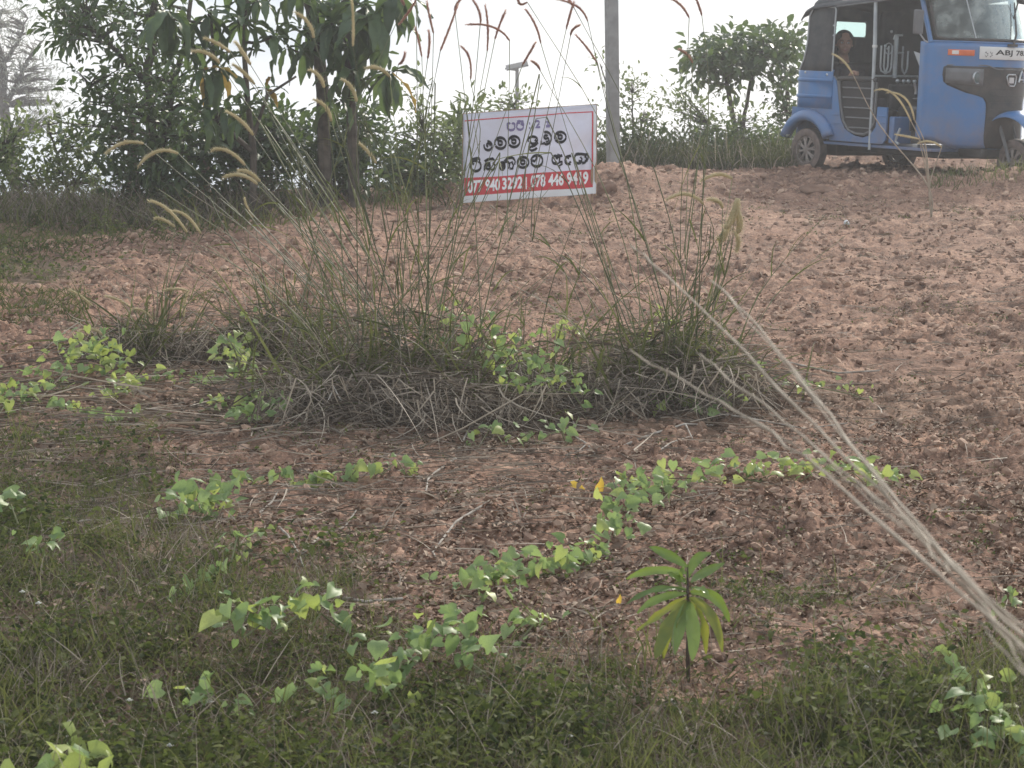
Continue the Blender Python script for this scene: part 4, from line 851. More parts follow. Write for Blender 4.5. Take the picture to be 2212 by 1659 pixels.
# little white flower heads in the weeds
def flower(X, Y, h, label, grp='little white flowers in the weeds'):
    p = G(X, Y); r = thing('white_flower', label, 'flower', p, grp); m = MB(); m.tube([Vector((0, 0, 0)), Vector((.006, 0, h * .5)), Vector((0, .004, h))], .0009, 4); m.build('stem', M['vstem'], r)
    m = MB()
    for k in range(8):
        a = k * .785; c, s = math.cos(a), math.sin(a); m.add([(0, 0, h), (c * .004 - s * .003, s * .004 + c * .003, h + .003), (c * .010, s * .010, h + .001), (c * .004 + s * .003, s * .004 - c * .003, h + .003)], [(0, 1, 2, 3)])
    m.ball((0, 0, h + .002), .0045, 6, 4); m.build('bloom', M['flower'], r)
FL = [(50, 1320, 'nearest the left edge, upper'), (85, 1350, 'just below the upper left one'), (132, 1545, 'topmost of the cluster over the yellow-green leaf'), (150, 1575, 'left of the cluster over the yellow-green leaf'), (158, 1590, 'middle of the cluster over the yellow-green leaf'), (152, 1605, 'lowest of the cluster over the yellow-green leaf'),
      (280, 1520, 'alone in short grass, lower left'), (455, 1525, 'left of the curled vine'), (368, 1640, 'lowest of all, near the bottom edge'), (810, 1570, 'in grass at bottom centre'), (1230, 1620, 'near the bottom edge under the seedling'), (1870, 1460, 'left of the pair at lower right'), (1900, 1480, 'right of the pair at lower right'), (1915, 1545, 'below the pair at lower right'), (20, 1655, 'in the bottom left corner')]
for X, Y, w_ in FL: flower(X, Y + 18, random.uniform(.03, .05), 'tiny white flower ' + w_)

# ------------------------------------------------------------------ trees and bushes
def tree(name, label, cat, base, trunks, blobs, leaf=.085, asp=.45, mk='tleaf', bark='bark', seed=0, group=None, per=9, twig_r=.006, leafparts=0, droop=.25, csz=.13, depth=.8, limbs=None, leafmat=None, up=.2):
    """trunks: list of (points, r0, r1); blobs: (X, Y, rX, rY, d, number of clusters)"""
    g = np.random.default_rng(seed); root = thing(name, label, cat, base, group); B = Vector(base)
    m = MB(); tp = []
    for pts, r0, r1 in trunks:
        n = len(pts); sm = []
        for a, b in zip(pts[:-1], pts[1:]):
            for j in range(4): sm.append(Vector(a).lerp(Vector(b), j / 4) + Vector((g.normal() * r0 * .25, 0, 0)))
        sm.append(Vector(pts[-1])); k = len(sm); m.tube([p - B for p in sm], [r0 + (r1 - r0) * i / (k - 1) for i in range(k)], 8); tp += sm
    cl = []
    for X, Y, rX, rY, d, n in blobs:
        for _ in range(n):
            while True:
                a, b, c = g.uniform(-1, 1, 3)
                if a * a + b * b + c * c <= 1: break
            cl.append(P(X + a * rX, Y + b * rY, d + c * depth))
    mt = MB()
    for c in cl:
        t = min(tp, key=lambda q: (q - c).length + (0.6 if q.z > c.z else 0)); L_ = (c - t).length
        q = t.lerp(c, .5) + Vector((0, 0, .06 * L_)) + Vector(g.normal(size=3) * .04 * L_); mt.tube([p - B for p in bez(t, q, c, 4)], [twig_r * 1.4, twig_r * 1.2, twig_r, twig_r * .7, twig_r * .4], 4, False)
    m.build('trunk', M[bark], root); 
    if cl: tag(mt.build('twigs', M[bark], root), kind='stuff')
    C = np.repeat(np.array([tuple(c) for c in cl]), per, 0); n = len(C); off = g.normal(size=(n, 3)) * csz * .55
    D = unit(off + g.normal(size=(n, 3)) * csz * .35 + [0, 0, up * csz]); D[:, 2] -= droop; D = unit(D); Nv = g.normal(size=(n, 3)) * .5 + [0, 0, 1]
    C = C + off; ln = leaf * g.uniform(.6, 1.25, n)
    keep = n - leafparts if leafparts and n > leafparts else n
    tt = np.repeat(g.random(len(cl)), per) * .6 + g.random(n) * .4
    if leafparts and n > leafparts:
        one = []
        for k in range(3):
            v, f, t_ = leaves(np.zeros((1, 3)), np.array([[0, 1., 0]]), np.array([[0, 0, 1.]]), np.array([1.]), np.array([asp * (.85 + .15 * k)]), np.array([.2 + .3 * k]), fold=.3, droop=.15 + .05 * k); one.append(newmesh('leaf', v, f, M[mk], tint=t_))
        for i in range(keep, n): put_leaf(one[i % 3], root, C[i], D[i], unit(Nv[i:i + 1])[0], ln[i])
    v, f, t_ = leaves(C[:keep], D[:keep], unit(Nv[:keep]), ln[:keep], ln[:keep] * asp * g.uniform(.8, 1.2, keep), tt[:keep], fold=.3, droop=.2)
    tag(link('crown', newmesh('crown', v - np.array(tuple(B)), f, M[mk], tint=t_), root), kind='stuff')
    return root
def gp(X, d, dz=0): p = P(X, 400, d); return Vector((p.x, d, gzf(p.x, d) + dz))

# dense small-leaved tree at left
b = gp(330, 17.2)
tree('broadleaf_tree', 'dense dark small-leaved tree at left with several slim trunks', 'tree', b,
     [([b, P(328, 330, 17.2), P(318, 180, 17.2), P(330, 40, 17.2), P(345, -120, 17.2)], .05, .022), ([b + Vector((.05, 0, 0)), P(350, 330, 17.1), P(372, 210, 17.1), P(400, 90, 17), P(420, -40, 17)], .035, .014), ([P(318, 180, 17.2), P(250, 110, 17.1), P(190, 50, 17)], .025, .01), ([P(328, 260, 17.2), P(240, 215, 17.1), P(190, 190, 17)], .018, .007)],
     [(280, 40, 150, 85, 17.1, 70), (310, 160, 120, 70, 17.1, 58), (345, 245, 115, 70, 17.0, 62), (150, 30, 55, 45, 17, 22), (225, 225, 55, 22, 17, 16), (280, -100, 170, 90, 17.3, 50), (150, 72, 40, 18, 16.9, 9), (240, 290, 60, 40, 17, 26), (375, 330, 90, 55, 16.9, 60), (160, 160, 20, 10, 17, 3), (140, 270, 25, 8, 17, 2)],
     leaf=.088, asp=.42, seed=31, per=9, csz=.13, leafparts=290)
for i, (X0, Y0, X1, Y1) in enumerate(((283, 420, 285, 250), (440, 430, 448, 225))):
    p0 = gp(X0, 17.6); m = MB(); m.tube([Vector((0, 0, 0)), P(X0 + 3, (Y0 + Y1) / 2, 17.6) - p0, P(X1, Y1, 17.6) - p0], [.05, .042, .03], 8)
    tag(m.build('bare_trunk', M['bark_p'], None, loc=p0), ('pinkish bare trunk on the left side under the dense dark tree', 'pinkish bare trunk on the right side under the dense dark tree')[i], 'tree trunk')

# two large-leaved trees: whorls of long drooping leaves
BL = {}
def bigleafmesh(i, mk):
    cv = bez((0, 0, 0), (0, .55, .12 + .05 * i), (0, 1.0, -.22 - .12 * i), 8)
    return longleaf(cv, .235 + .025 * i, Vector((0, 0, 1)), 'leaf', mk)
for mk in ('bigleaf', 'bigleaf_y'): BL[mk] = [bigleafmesh(i, mk) for i in range(3)]
def whorl(root, c, n, s, g, hang=.9, yel=0):
    n = int(n * 1.1)
    for k in range(n):
        a = 6.283 * k / n + g.uniform(-.3, .3); el = g.uniform(-.1, hang) ** 1.0
        if g.random() < .18: el = -.5
        dv = Vector((math.cos(a), math.sin(a), 0)) * math.cos(el * 1.35) + Vector((0, 0, -math.sin(el * 1.35)))
        put_leaf(g.choice(BL['bigleaf_y' if g.random() < yel else 'bigleaf']), root, c + dv * .02, dv, Vector((g.gauss(0, .2), g.gauss(0, .2), 1)) + Vector((math.cos(a), math.sin(a), 0)) * el, s * g.uniform(.7, 1.15))
def bigtree(label, base, trunks, whorls, seed, extra=()):
    g = random.Random(seed); root = thing('large_leaved_tree', label, 'tree', base, 'large-leaved trees on the crest'); B = Vector(base); m = MB(); tp = []
    for pts, r0, r1 in trunks:
        k = len(pts); m.tube([Vector(p) - B for p in pts], [r0 + (r1 - r0) * i / (k - 1) for i in range(k)], 8)
        for a, b_ in zip(pts[:-1], pts[1:]): tp += [Vector(a).lerp(Vector(b_), t / 4) for t in range(4)]
        tp.append(Vector(pts[-1]))
    m.build('trunk', M['bark'], root)
    for X, Y, n, s, d, hang, yel in whorls:
        c = P(X, Y, d); t = min(tp, key=lambda q: (q - c).length + (.3 if q.z > c.z else 0)); q = t.lerp(c, .5) - Vector((0, 0, .05)); ml = MB(); ml.tube([p - B for p in bez(t, q, c, 4)], [.014, .012, .010, .009, .008], 5); ml.build('limb', M['bark'], root)
        whorl(root, c, n, s, g, hang, yel)
    return root
b = gp(545, 16.3)
bigtree('tall thin tree with whorls of long drooping leaves, just right of the dense small-leaved tree', b,
        [([b, P(548, 330, 16.3), P(535, 220, 16.3), P(528, 120, 16.3), P(530, 0, 16.3), P(532, -80, 16.3)], .028, .012), ([P(548, 330, 16.3), P(468, 260, 16.2), P(462, 140, 16.2), P(455, 20, 16.2)], .02, .01), ([P(545, 300, 16.3), P(578, 205, 16.3), P(640, 165, 16.3)], .016, .008)],
        [(360, 25, 15, .34, 16.0, 1.0, 0), (450, 30, 12, .30, 16.1, 1.0, 0), (525, 46, 13, .30, 16.2, .95, 0), (592, 77, 9, .24, 16.2, .8, 0), (475, 150, 11, .30, 16.1, .9, .05), (438, 150, 10, .28, 16.0, .9, .1), (410, 100, 9, .26, 16.2, .8, .05), (560, 0, 10, .26, 16.3, .6, 0), (500, -40, 12, .30, 16.3, .8, 0), (480, 232, 9, .24, 16.1, .7, 0), (575, 190, 5, .16, 16.3, .4, .2), (430, 240, 9, .24, 16.0, .8, 0), (520, 250, 8, .22, 16.1, .8, 0), (640, -20, 11, .30, 16.3, .8, 0)], 51)
b = gp(705, 16.9)
bigtree('large-leaved tree with a leaning dark trunk and one hanging yellowed whorl at its right', b,
        [([b, P(700, 320, 16.9), P(697, 200, 16.9), P(686, 90, 16.9), P(672, 20, 16.9), P(640, -70, 16.9)], .055, .04), ([gp(765, 16.9), P(762, 320, 16.9), P(758, 220, 16.9), P(752, 120, 16.9), P(745, 0, 16.9)], .045, .03), ([P(758, 150, 16.9), P(800, 120, 16.9), P(840, 60, 16.9)], .016, .01)],
        [(672, 92, 11, .30, 16.7, .9, 0), (715, 50, 10, .34, 16.6, 1.05, 0), (735, 60, 8, .32, 16.7, 1.05, 0), (790, 12, 12, .38, 16.6, 1.1, 0), (808, 40, 10, .38, 16.5, 1.1, 0), (842, 155, 14, .30, 16.5, 1.05, .14), (765, 155, 12, .30, 16.6, .95, 0), (758, 100, 10, .30, 16.8, .9, 0), (620, 100, 9, .24, 16.7, .7, 0), (735, 215, 9, .26, 16.7, .8, 0), (690, 0, 10, .30, 16.9, .8, .1), (760, -60, 14, .36, 16.8, .8, 0), (850, -20, 10, .30, 16.6, .8, 0), (655, 60, 9, .24, 16.8, .8, 0)], 52)
# far tree at the left edge, distance fading painted into its leaves
b = Vector(P(60, 400, 60)); b.z = gzf(b.x, 60)
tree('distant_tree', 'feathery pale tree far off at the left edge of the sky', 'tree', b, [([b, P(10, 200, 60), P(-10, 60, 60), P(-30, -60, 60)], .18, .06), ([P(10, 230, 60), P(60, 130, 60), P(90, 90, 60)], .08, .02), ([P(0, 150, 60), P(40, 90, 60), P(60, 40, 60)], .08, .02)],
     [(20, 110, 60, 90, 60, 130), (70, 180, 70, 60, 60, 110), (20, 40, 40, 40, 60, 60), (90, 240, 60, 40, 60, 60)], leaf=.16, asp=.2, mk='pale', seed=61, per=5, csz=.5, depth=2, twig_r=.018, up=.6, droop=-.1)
# bushes
def bush(label, X, Yb, d, blobs, seed, mk='bush', leaf=.06, asp=.5, per=8, csz=.12, name='bush', depth=.45, up=.3, droop=0, group='bushes along the crest'):
    blobs = [(a, c, e, f, h, max(2, int(n * .52))) for a, c, e, f, h, n in blobs]; b = gp(X, d); g = random.Random(seed); tr = []
    for k in range(5):
        e = random.Random(seed * 7 + k).choice(blobs); tr.append(([b + Vector((g.gauss(0, .06), 0, 0)), P((X + e[0]) / 2, (Yb + e[1]) / 2, d), P(e[0], e[1], d)], .014, .006))
    return tree(name, label, 'bush', b, tr, blobs, leaf=leaf, asp=asp, mk=mk, seed=seed, per=per, csz=csz, depth=depth, twig_r=.004, up=up, droop=droop, group=group)
bush('light green leafy bush at the far left edge', 20, 430, 17.4, [(10, 330, 60, 60, 17.4, 120), (40, 270, 30, 35, 17.4, 30), (-60, 330, 60, 80, 17.4, 90), (60, 390, 60, 40, 17.2, 70)], 71)
bush('airy bush rising left of the dense dark tree', 150, 430, 17.7, [(150, 350, 70, 60, 17.7, 110), (105, 270, 25, 30, 17.7, 22), (180, 290, 40, 30, 17.7, 34), (160, 400, 80, 35, 17.6, 80)], 72)
bush('mid-green bush low under the dense dark tree', 300, 460, 16.9, [(290, 390, 80, 50, 16.9, 110), (370, 400, 70, 50, 16.8, 100)], 73, mk='tleaf', leaf=.07)
bush('dark broad bush between the tall thin tree and the leaning trunk', 520, 430, 17.2, [(500, 300, 70, 70, 17.2, 160), (600, 300, 70, 60, 17.2, 150), (560, 265, 60, 30, 17.2, 40), (540, 380, 120, 45, 17.1, 150)], 74, mk='tleaf', leaf=.08)
bush('dark bush covering the foot of the large-leaved tree', 740, 420, 17.6, [(700, 320, 60, 60, 17.6, 130), (780, 300, 60, 60, 17.6, 130), (770, 240, 30, 30, 17.6, 24), (740, 370, 110, 40, 17.5, 130)], 75, mk='tleaf', leaf=.08)
bush('grey-green shrub left of the banner with sky showing through', 880, 400, 18.3, [(860, 330, 50, 55, 18.3, 100), (920, 300, 40, 50, 18.3, 60), (895, 220, 30, 45, 18.4, 28), (960, 330, 35, 55, 18.5, 60), (900, 375, 110, 25, 18.2, 90)], 76, leaf=.055)
bush('shrub with a spreading leafy top peeping over the banner left corner', 1010, 400, 18.8, [(1010, 235, 22, 22, 18.8, 16), (990, 300, 30, 60, 18.8, 60), (985, 370, 40, 30, 18.7, 50)], 77, leaf=.11, asp=.25, per=7)
bush('rounded bush behind the top edge of the banner', 1120, 380, 21, [(1110, 226, 50, 16, 21, 46), (1100, 270, 120, 30, 21, 80), (1180, 300, 80, 50, 21, 60)], 78, leaf=.06)
bush('open shrub just right of the concrete post with fine arching twigs', 1370, 370, 21.6, [(1365, 200, 35, 40, 21.6, 40), (1390, 250, 45, 30, 21.6, 50), (1380, 320, 60, 45, 21.5, 110), (1300, 150, 14, 18, 21.4, 8), (1280, 300, 60, 60, 21.6, 80)], 79, leaf=.055)
bush('shrub in the middle of the hedge between post and rickshaw', 1500, 370, 21.8, [(1470, 230, 50, 45, 21.8, 62), (1530, 270, 60, 40, 21.8, 74), (1490, 325, 90, 40, 21.7, 170)], 80, leaf=.055)
bush('shrub with fern-like side twigs left of the rickshaw', 1620, 360, 21.9, [(1600, 265, 60, 35, 21.9, 50), (1640, 320, 90, 40, 21.8, 170), (1560, 330, 60, 35, 21.8, 80)], 81, leaf=.055)
bush('bush partly hidden by the back of the rickshaw', 1700, 350, 23.2, [(1690, 190, 30, 30, 23.2, 30), (1700, 250, 35, 40, 23.2, 60), (1700, 320, 60, 30, 23.2, 90)], 82, mk='tleaf', leaf=.07)
bush('low bushes seen under the rickshaw floor', 1850, 350, 24.6, [(1850, 322, 80, 16, 24.6, 90), (1950, 310, 120, 18, 24.6, 90), (2120, 320, 90, 12, 24.6, 50)], 83, mk='tleaf', leaf=.07)
b = gp(1590, 24); b2 = gp(1690, 24)
tree('umbrella_tree', 'flat-topped tree with leafless lower trunks behind the rickshaw', 'tree', b, [([b, P(1588, 280, 24), P(1575, 200, 24), P(1560, 130, 24)], .035, .02), ([gp(1600, 24), P(1606, 250, 24), P(1625, 160, 24), P(1650, 100, 24)], .025, .015), ([gp(1700, 24), P(1702, 200, 24), P(1690, 110, 24)], .03, .015)],
     [(1545, 110, 52, 24, 24, 40), (1520, 135, 30, 22, 24, 18), (1620, 98, 45, 26, 24, 32), (1690, 100, 45, 26, 24, 36), (1590, 150, 45, 20, 24, 22), (1505, 165, 18, 16, 24, 7), (1695, 165, 35, 20, 24, 12), (1640, 130, 50, 22, 24, 20), (1575, 185, 18, 12, 24, 5)], leaf=.10, asp=.6, seed=91, per=9, csz=.14, depth=.9, droop=.3)
bush('low dense dark bush at the hedge foot just right of the post', 1400, 372, 21.5, [(1390, 325, 75, 38, 21.5, 150)], 84, mk='tleaf', leaf=.06)
bush('low dense dark bush in the middle of the hedge foot', 1510, 368, 21.6, [(1515, 325, 80, 36, 21.6, 160)], 85, mk='tleaf', leaf=.06)
bush('low dense dark bush at the hedge foot beside the rickshaw wheel', 1650, 362, 21.8, [(1640, 322, 80, 34, 21.8, 160)], 86, mk='tleaf', leaf=.06)
bush('low dark bush at the crest left of the banner', 920, 400, 18.1, [(900, 370, 90, 32, 18.1, 150)], 87, mk='tleaf', leaf=.06)
# dry undergrowth in front of the bushes at the crest
def undergrowth(name, label, X0, X1, d0, d1, n, h, mk, seed, wd=.006, tb=0., ts=1., lean=.3, edge=True):
    g = np.random.default_rng(seed); d = g.uniform(d0, d1, n); x = (g.uniform(X0, X1, n) - 1106) / F * d; P0 = np.stack([x, d, gz(x, d)], 1)
    X_, Y_ = img_xy(x, d, P0[:, 2]); e_ = np.interp(X_, [-300, 0, 120, 250, 480, 600, 760, 1000, 1001], [690, 650, 580, 530, 508, 470, 450, 430, 900])
    k_ = Y_ < e_ + (vnoise(x * 2.2, d * 1.6, seed) - .6) * 90 + g.normal(size=n) * 8
    if edge: P0 = P0[k_]; d = d[k_]; n = len(d)
    D = g.normal(size=(n, 3)) * lean; D[:, 2] = np.abs(D[:, 2]) + .8
    v, f, t = strands(P0, unit(D), h * g.uniform(.3, 1, n), np.full(n, wd) * g.uniform(.6, 1.6, n), g.uniform(.0, .7, n), 5, np.clip(tb + ts * g.random(n), 0, 1), curl=.3)
    return tag(link(name, newmesh(name, v, f, M[mk], tint=t)), label, 'undergrowth', kind='stuff')
undergrowth('dry_undergrowth', 'tangle of brown dry stems along the foot of the left bushes', -200, 1000, 15.6, 17.4, 4200, .42, 'dry', 201, tb=0, ts=.55, lean=.5)
undergrowth('green_undergrowth', 'coarse green grass along the foot of the left bushes', -200, 1000, 15.4, 17.6, 2300, .40, 'blade', 202, wd=.009, lean=.45)
undergrowth('hedge_foot_grass', 'tall dull green grass and stems in front of the hedge right of the post', 1250, 1720, 20.8, 21.6, 2600, .42, 'blade', 203, wd=.008, tb=0, ts=.6)
undergrowth('hedge_foot_stalks', 'dry pale stalks standing in the hedge right of the post', 1250, 1720, 20.7, 21.3, 260, .5, 'dry', 204, wd=.008, tb=.3, ts=.7, lean=.25)
undergrowth('berm_grass', 'sparse grass on the earth bank before the rickshaw front wheel', 2000, 2320, 18.1, 18.9, 500, .20, 'blade', 205, wd=.006, tb=.2, ts=.8)
undergrowth('patch_grass', 'dark low grass patch at the left edge of the bare soil', -150, 190, 11.0, 12.2, 1500, .10, 'blade', 206, wd=.005, tb=0, ts=.4, lean=.8, edge=False)
undergrowth('crest_weeds', 'leafy ground growth at the foot of the dense dark tree', -250, 900, 12.4, 16.6, 8500, .11, 'blade', 207, wd=.007, tb=0, ts=.55, lean=.8)

# ------------------------------------------------------------------ concrete post and far solar lamp
pb = P(1325, 380, 20.4); pb.z = gzf(pb.x, pb.y)
post = thing('concrete_post', 'square grey concrete post standing on the crest right of the banner', 'post', pb)
m = MB(); m.prism([(-.052, -.05), (.052, -.05), (.052, .05), (-.052, .05)], 'z', -.2, 2.3); m.build('shaft', M['concrete'], post, bevel=.008)
post.rotation_euler = (0, R(-1.0), R(18))
m = MB(); m.box((-.01, -.051, .42), (.075, .004, .02)); 
lp = P(1117, 236, 62); lp.z = gzf(lp.x, 62)
lamp = thing('solar_street_lamp', 'distant solar street lamp with tilted panel above the banner', 'street lamp', lp)
def q_(X, Y): return P(X, Y, 62) - lp
m = MB(); m.tube([Vector((0, 0, 0)), q_(1117, 236), q_(1117, 152)], [.07, .06, .05], 8); m.build('pole', M['greyp'], lamp)
m = MB(); m.box(q_(1117, 142), (.62, .45, .04), Matrix.Rotation(R(-12), 3, 'Y') @ Matrix.Rotation(R(18), 3, 'X')); m.build('solar_panel', M['blackp'], lamp, bevel=.005)
m = MB(); m.box(q_(1104, 150), (.34, .14, .05), Matrix.Rotation(R(8), 3, 'Y')); m.build('lamp_head', M['greyp'], lamp, bevel=.01)
m = MB(); m.box(q_(1117, 149), (.09, .09, .14)); m.build('bracket', M['greyp'], lamp)

# ------------------------------------------------------------------ land-for-sale banner
def s2(x, y): return 960.05 + x * .17361, 192.0 + y * .17361      # traced sheet coordinates -> view
D0 = 17.9
cTL, cTR, cBR, cBL = (P(*s2(235, 318), D0 + .12), P(*s2(1892, 190), D0 + .16), P(*s2(1886, 1303), D0 - .02), P(*s2(228, 1422), D0 - .06))
ban = thing('sale_banner', 'white and red land-for-sale banner on sticks, tilted up to the right', 'banner', (cBL + cBR) / 2)
BO = Vector(ban.location); bn = (cTR - cTL).cross(cBL - cTL).normalized()
if bn.y > 0: bn = -bn
qs = np.array([(235, 318), (1892, 190), (1886, 1303), (228, 1422)], float)
def uv(x, y):                     # inverse bilinear by a few Newton steps
    u, v = (x - 235) / 1655, (y - 318) / 1104
    for _ in range(6):
        p = (qs[0] * (1 - u) + qs[1] * u) * (1 - v) + (qs[3] * (1 - u) + qs[2] * u) * v
        du = (qs[1] - qs[0]) * (1 - v) + (qs[2] - qs[3]) * v; dv = (qs[3] - qs[0]) * (1 - u) + (qs[2] - qs[1]) * u
        e = np.array([x, y]) - p; A = np.stack([du, dv], 1); s = np.linalg.solve(A, e); u += s[0]; v += s[1]
    return u, v
def surf(u, v, off=0):
    p = cTL.lerp(cTR, u).lerp(cBL.lerp(cBR, u), v)
    w = .014 * math.sin(u * 9 + v * 3) * (1 - abs(2 * v - 1) ** 3) + .007 * math.sin(u * 4.1 - v * 7 + 1) + .009 * math.sin((u + v) * 17) * u
    return p + bn * (w + off) - BO
def bsheet(name, u0, v0, u1, v1, off, mk, nu=40, nv=24, solid=0, par=None):
    m = MB(); m.grid([[surf(u0 + (u1 - u0) * i / nu, v0 + (v1 - v0) * j / nv, off) for i in range(nu + 1)] for j in range(nv + 1)]); return m.build(name, M[mk], par or ban, solid=solid)
bsheet('sheet', 0, 0, 1, 1, 0, 'banner', solid=.0016)
bsheet('bottom_margin', .004, .925, .996, .998, .0028, 'bwhite', nv=3)
bsheet('right_margin', .978, .004, .997, .924, .0028, 'bwhite', nu=2)
bsheet('red_band', .010, .724, .976, .924, .0030, 'bred', nv=6)
bsheet('border_line', .010, .072, .977, .084, .0030, 'bred', nv=1)
bsheet('border_line', .966, .085, .977, .723, .0030, 'bred', nu=1)
def sw(u, v): return surf(u, v, 0)
for pts_, r_ in (([sw(.004, -.01), sw(.002, .5), sw(-.002, 1.0)], .011), ([sw(.997, -.012), sw(.998, .5), sw(.997, 1.02)], .011), ([sw(-.005, -.004), sw(.5, -.006), sw(1.004, -.004)], .008)):
    m = MB(); m.tube([p - bn * .014 for p in pts_], r_, 6); m.build('frame_stick', M['bwood'], ban)
for u_ in (.03, .97):
    t_ = surf(u_, .35, -.02); f_ = surf(u_, 1.0, -.02); gx, gy = (f_ + BO).x, (f_ + BO).y + .02; g0 = Vector((gx, gy, gzf(gx, gy) - .05)) - BO
    m = MB(); m.tube([t_, f_, g0], .012, 6); m.build('stake', M['bwood'], ban)
    gx, gy = (t_ + BO).x, (t_ + BO).y + .45; g0 = Vector((gx, gy, gzf(gx, gy) - .05)) - BO
    m = MB(); m.tube([t_, g0], .010, 6); m.build('prop', M['bwood'], ban)
def arc(cx, cy, rx, ry, a0, a1, n=14): return [(cx + rx * math.cos(R(a0 + (a1 - a0) * i / n)), cy + ry * math.sin(R(a0 + (a1 - a0) * i / n))) for i in range(n + 1)]
def ribbon(m, pts, w, off):
    w = w * 1.3; n = len(pts); rows = []
    for i, p in enumerate(pts):
        a = pts[max(i - 1, 0)]; b = pts[min(i + 1, n - 1)]; t = np.array(b) - np.array(a); t = t / (np.hypot(*t) + 1e-9); nn = np.array([-t[1], t[0]])
        # broad-nib look: thicker where the stroke runs level
        ww = w * (.62 + .75 * abs(t[0]) ** 1.5)
        rows.append([surf(*uv(*(np.array(p) + nn * ww / 2)), off), surf(*uv(*(np.array(p) - nn * ww / 2)), off)])
    m.grid(rows)
def glyph(strokes, w, mk='ink', off=.0046, name='letter'):
    m = MB()
    for k, s in enumerate(strokes): ribbon(m, s, w, off + k * .00035)
    return m.build(name, M[mk], ban)
# top line: pa, ra with a virama, a colon and 21
glyph([arc(828, 480, 46, 36, 200, -20) [::-1], arc(800, 452, 20, 18, 90, 330), arc(856, 452, 20, 18, -150, 60)], 17, 'inkp')
glyph([arc(940, 472, 42, 36, 215, -80)[::-1], arc(918, 440, 18, 14, 120, 350), [(905, 412), (930, 404), (960, 410), (984, 404)], arc(962, 445, 22, 24, -80, 60)], 17, 'inkp')
glyph([[(1052, 430), (1066, 430)], [(1054, 488), (1068, 488)]], 15, 'inkp')
glyph([arc(1152, 420, 26, 20, 190, 380), [(1178, 432), (1160, 456), (1132, 482), (1190, 480)]], 17, 'inkp')
glyph([[(1262, 424), (1286, 402), (1288, 470)], [(1262, 474), (1312, 470)]], 19, 'inkp')
# second line: ma ma (kombuva first), i da ma
def ma(cx, cy, s=1.0): return [arc(cx, cy, 70 * s, 66 * s, -205, 150, 24)[::-1][:], arc(cx - 2, cy - 2 * s, 25 * s, 24 * s, 0, 360, 14), [(cx - 24 * s, cy - 12 * s), (cx - 34 * s, cy - 34 * s), (cx - 20 * s, cy - 44 * s)]]
glyph([arc(542, 712, 50, 52, -100, 200, 18), arc(548, 702, 22, 20, 100, 400, 10)], 20)
glyph(ma(696, 675), 21)
glyph(ma(866, 655), 21)
glyph([arc(1098, 640, 58, 42, 150, 395, 16), arc(1105, 660, 34, 26, -60, 200, 12), [(1146, 652), (1160, 680), (1120, 710), (1075, 722), (1050, 750), (1085, 770), (1130, 756), (1150, 735)]], 20)
glyph([arc(1262, 620, 66, 76, -110, 95, 18), arc(1262, 605, 24, 20, 0, 330, 10), [(1205, 650), (1200, 690), (1240, 680), (1262, 695)], [(1285, 606), (1300, 650), (1262, 668)]], 20)
glyph(ma(1440, 610), 21)
# third line
glyph([arc(388, 962, 66, 66, -60, 210, 22), [(330, 935), (340, 905), (345, 880), (400, 870), (438, 868)], [(438, 868), (440, 900)], arc(382, 925, 30, 26, 120, 330, 10)], 21)
glyph([arc(560, 960, 66, 58, -50, 70, 10), [(496, 1020), (500, 960), (520, 930), (560, 920), (570, 960), (560, 1000)], arc(545, 975, 26, 24, 0, 320, 10), [(500, 905), (540, 878), (600, 868), (628, 890), (620, 915)]], 21)
glyph([arc(720, 955, 34, 46, 60, 420, 16), arc(775, 950, 34, 50, 150, 380, 10), [(800, 990), (812, 920), (840, 905), (858, 950), (845, 990), (815, 985)], [(745, 900), (780, 862), (840, 850), (868, 870)], [(868, 870), (880, 900), (872, 940)], arc(722, 955, 12, 14, 0, 350, 8)], 20)
glyph(ma(978, 912), 21)
glyph([arc(1148, 900, 72, 72, -170, 165, 24), [(1148, 835), (1140, 880), (1120, 905), (1090, 890)], [(1082, 870), (1080, 900), (1086, 925)]], 21)
glyph([arc(1378, 890, 40, 46, 60, 300, 14), [(1398, 850), (1432, 866), (1430, 920), (1400, 940), (1385, 910)], [(1432, 920), (1460, 910), (1462, 940), (1420, 965), (1435, 985)], [(1400, 830), (1440, 845), (1465, 835)], [(1385, 860), (1410, 880)]], 20)
glyph([[(1500, 860), (1540, 845), (1575, 835)], arc(1545, 895, 46, 44, 60, 250, 14), [(1555, 905), (1572, 925)], [(1545, 850), (1540, 880)]], 20)
glyph([arc(1668, 870, 50, 60, 30, 300, 16), [(1630, 818), (1700, 812), (1750, 820), (1790, 815)], arc(1720, 880, 46, 46, -60, 100, 12), [(1690, 850), (1712, 875), (1700, 905), (1668, 900)], [(1788, 820), (1786, 870), (1768, 900), (1745, 900)]], 20)
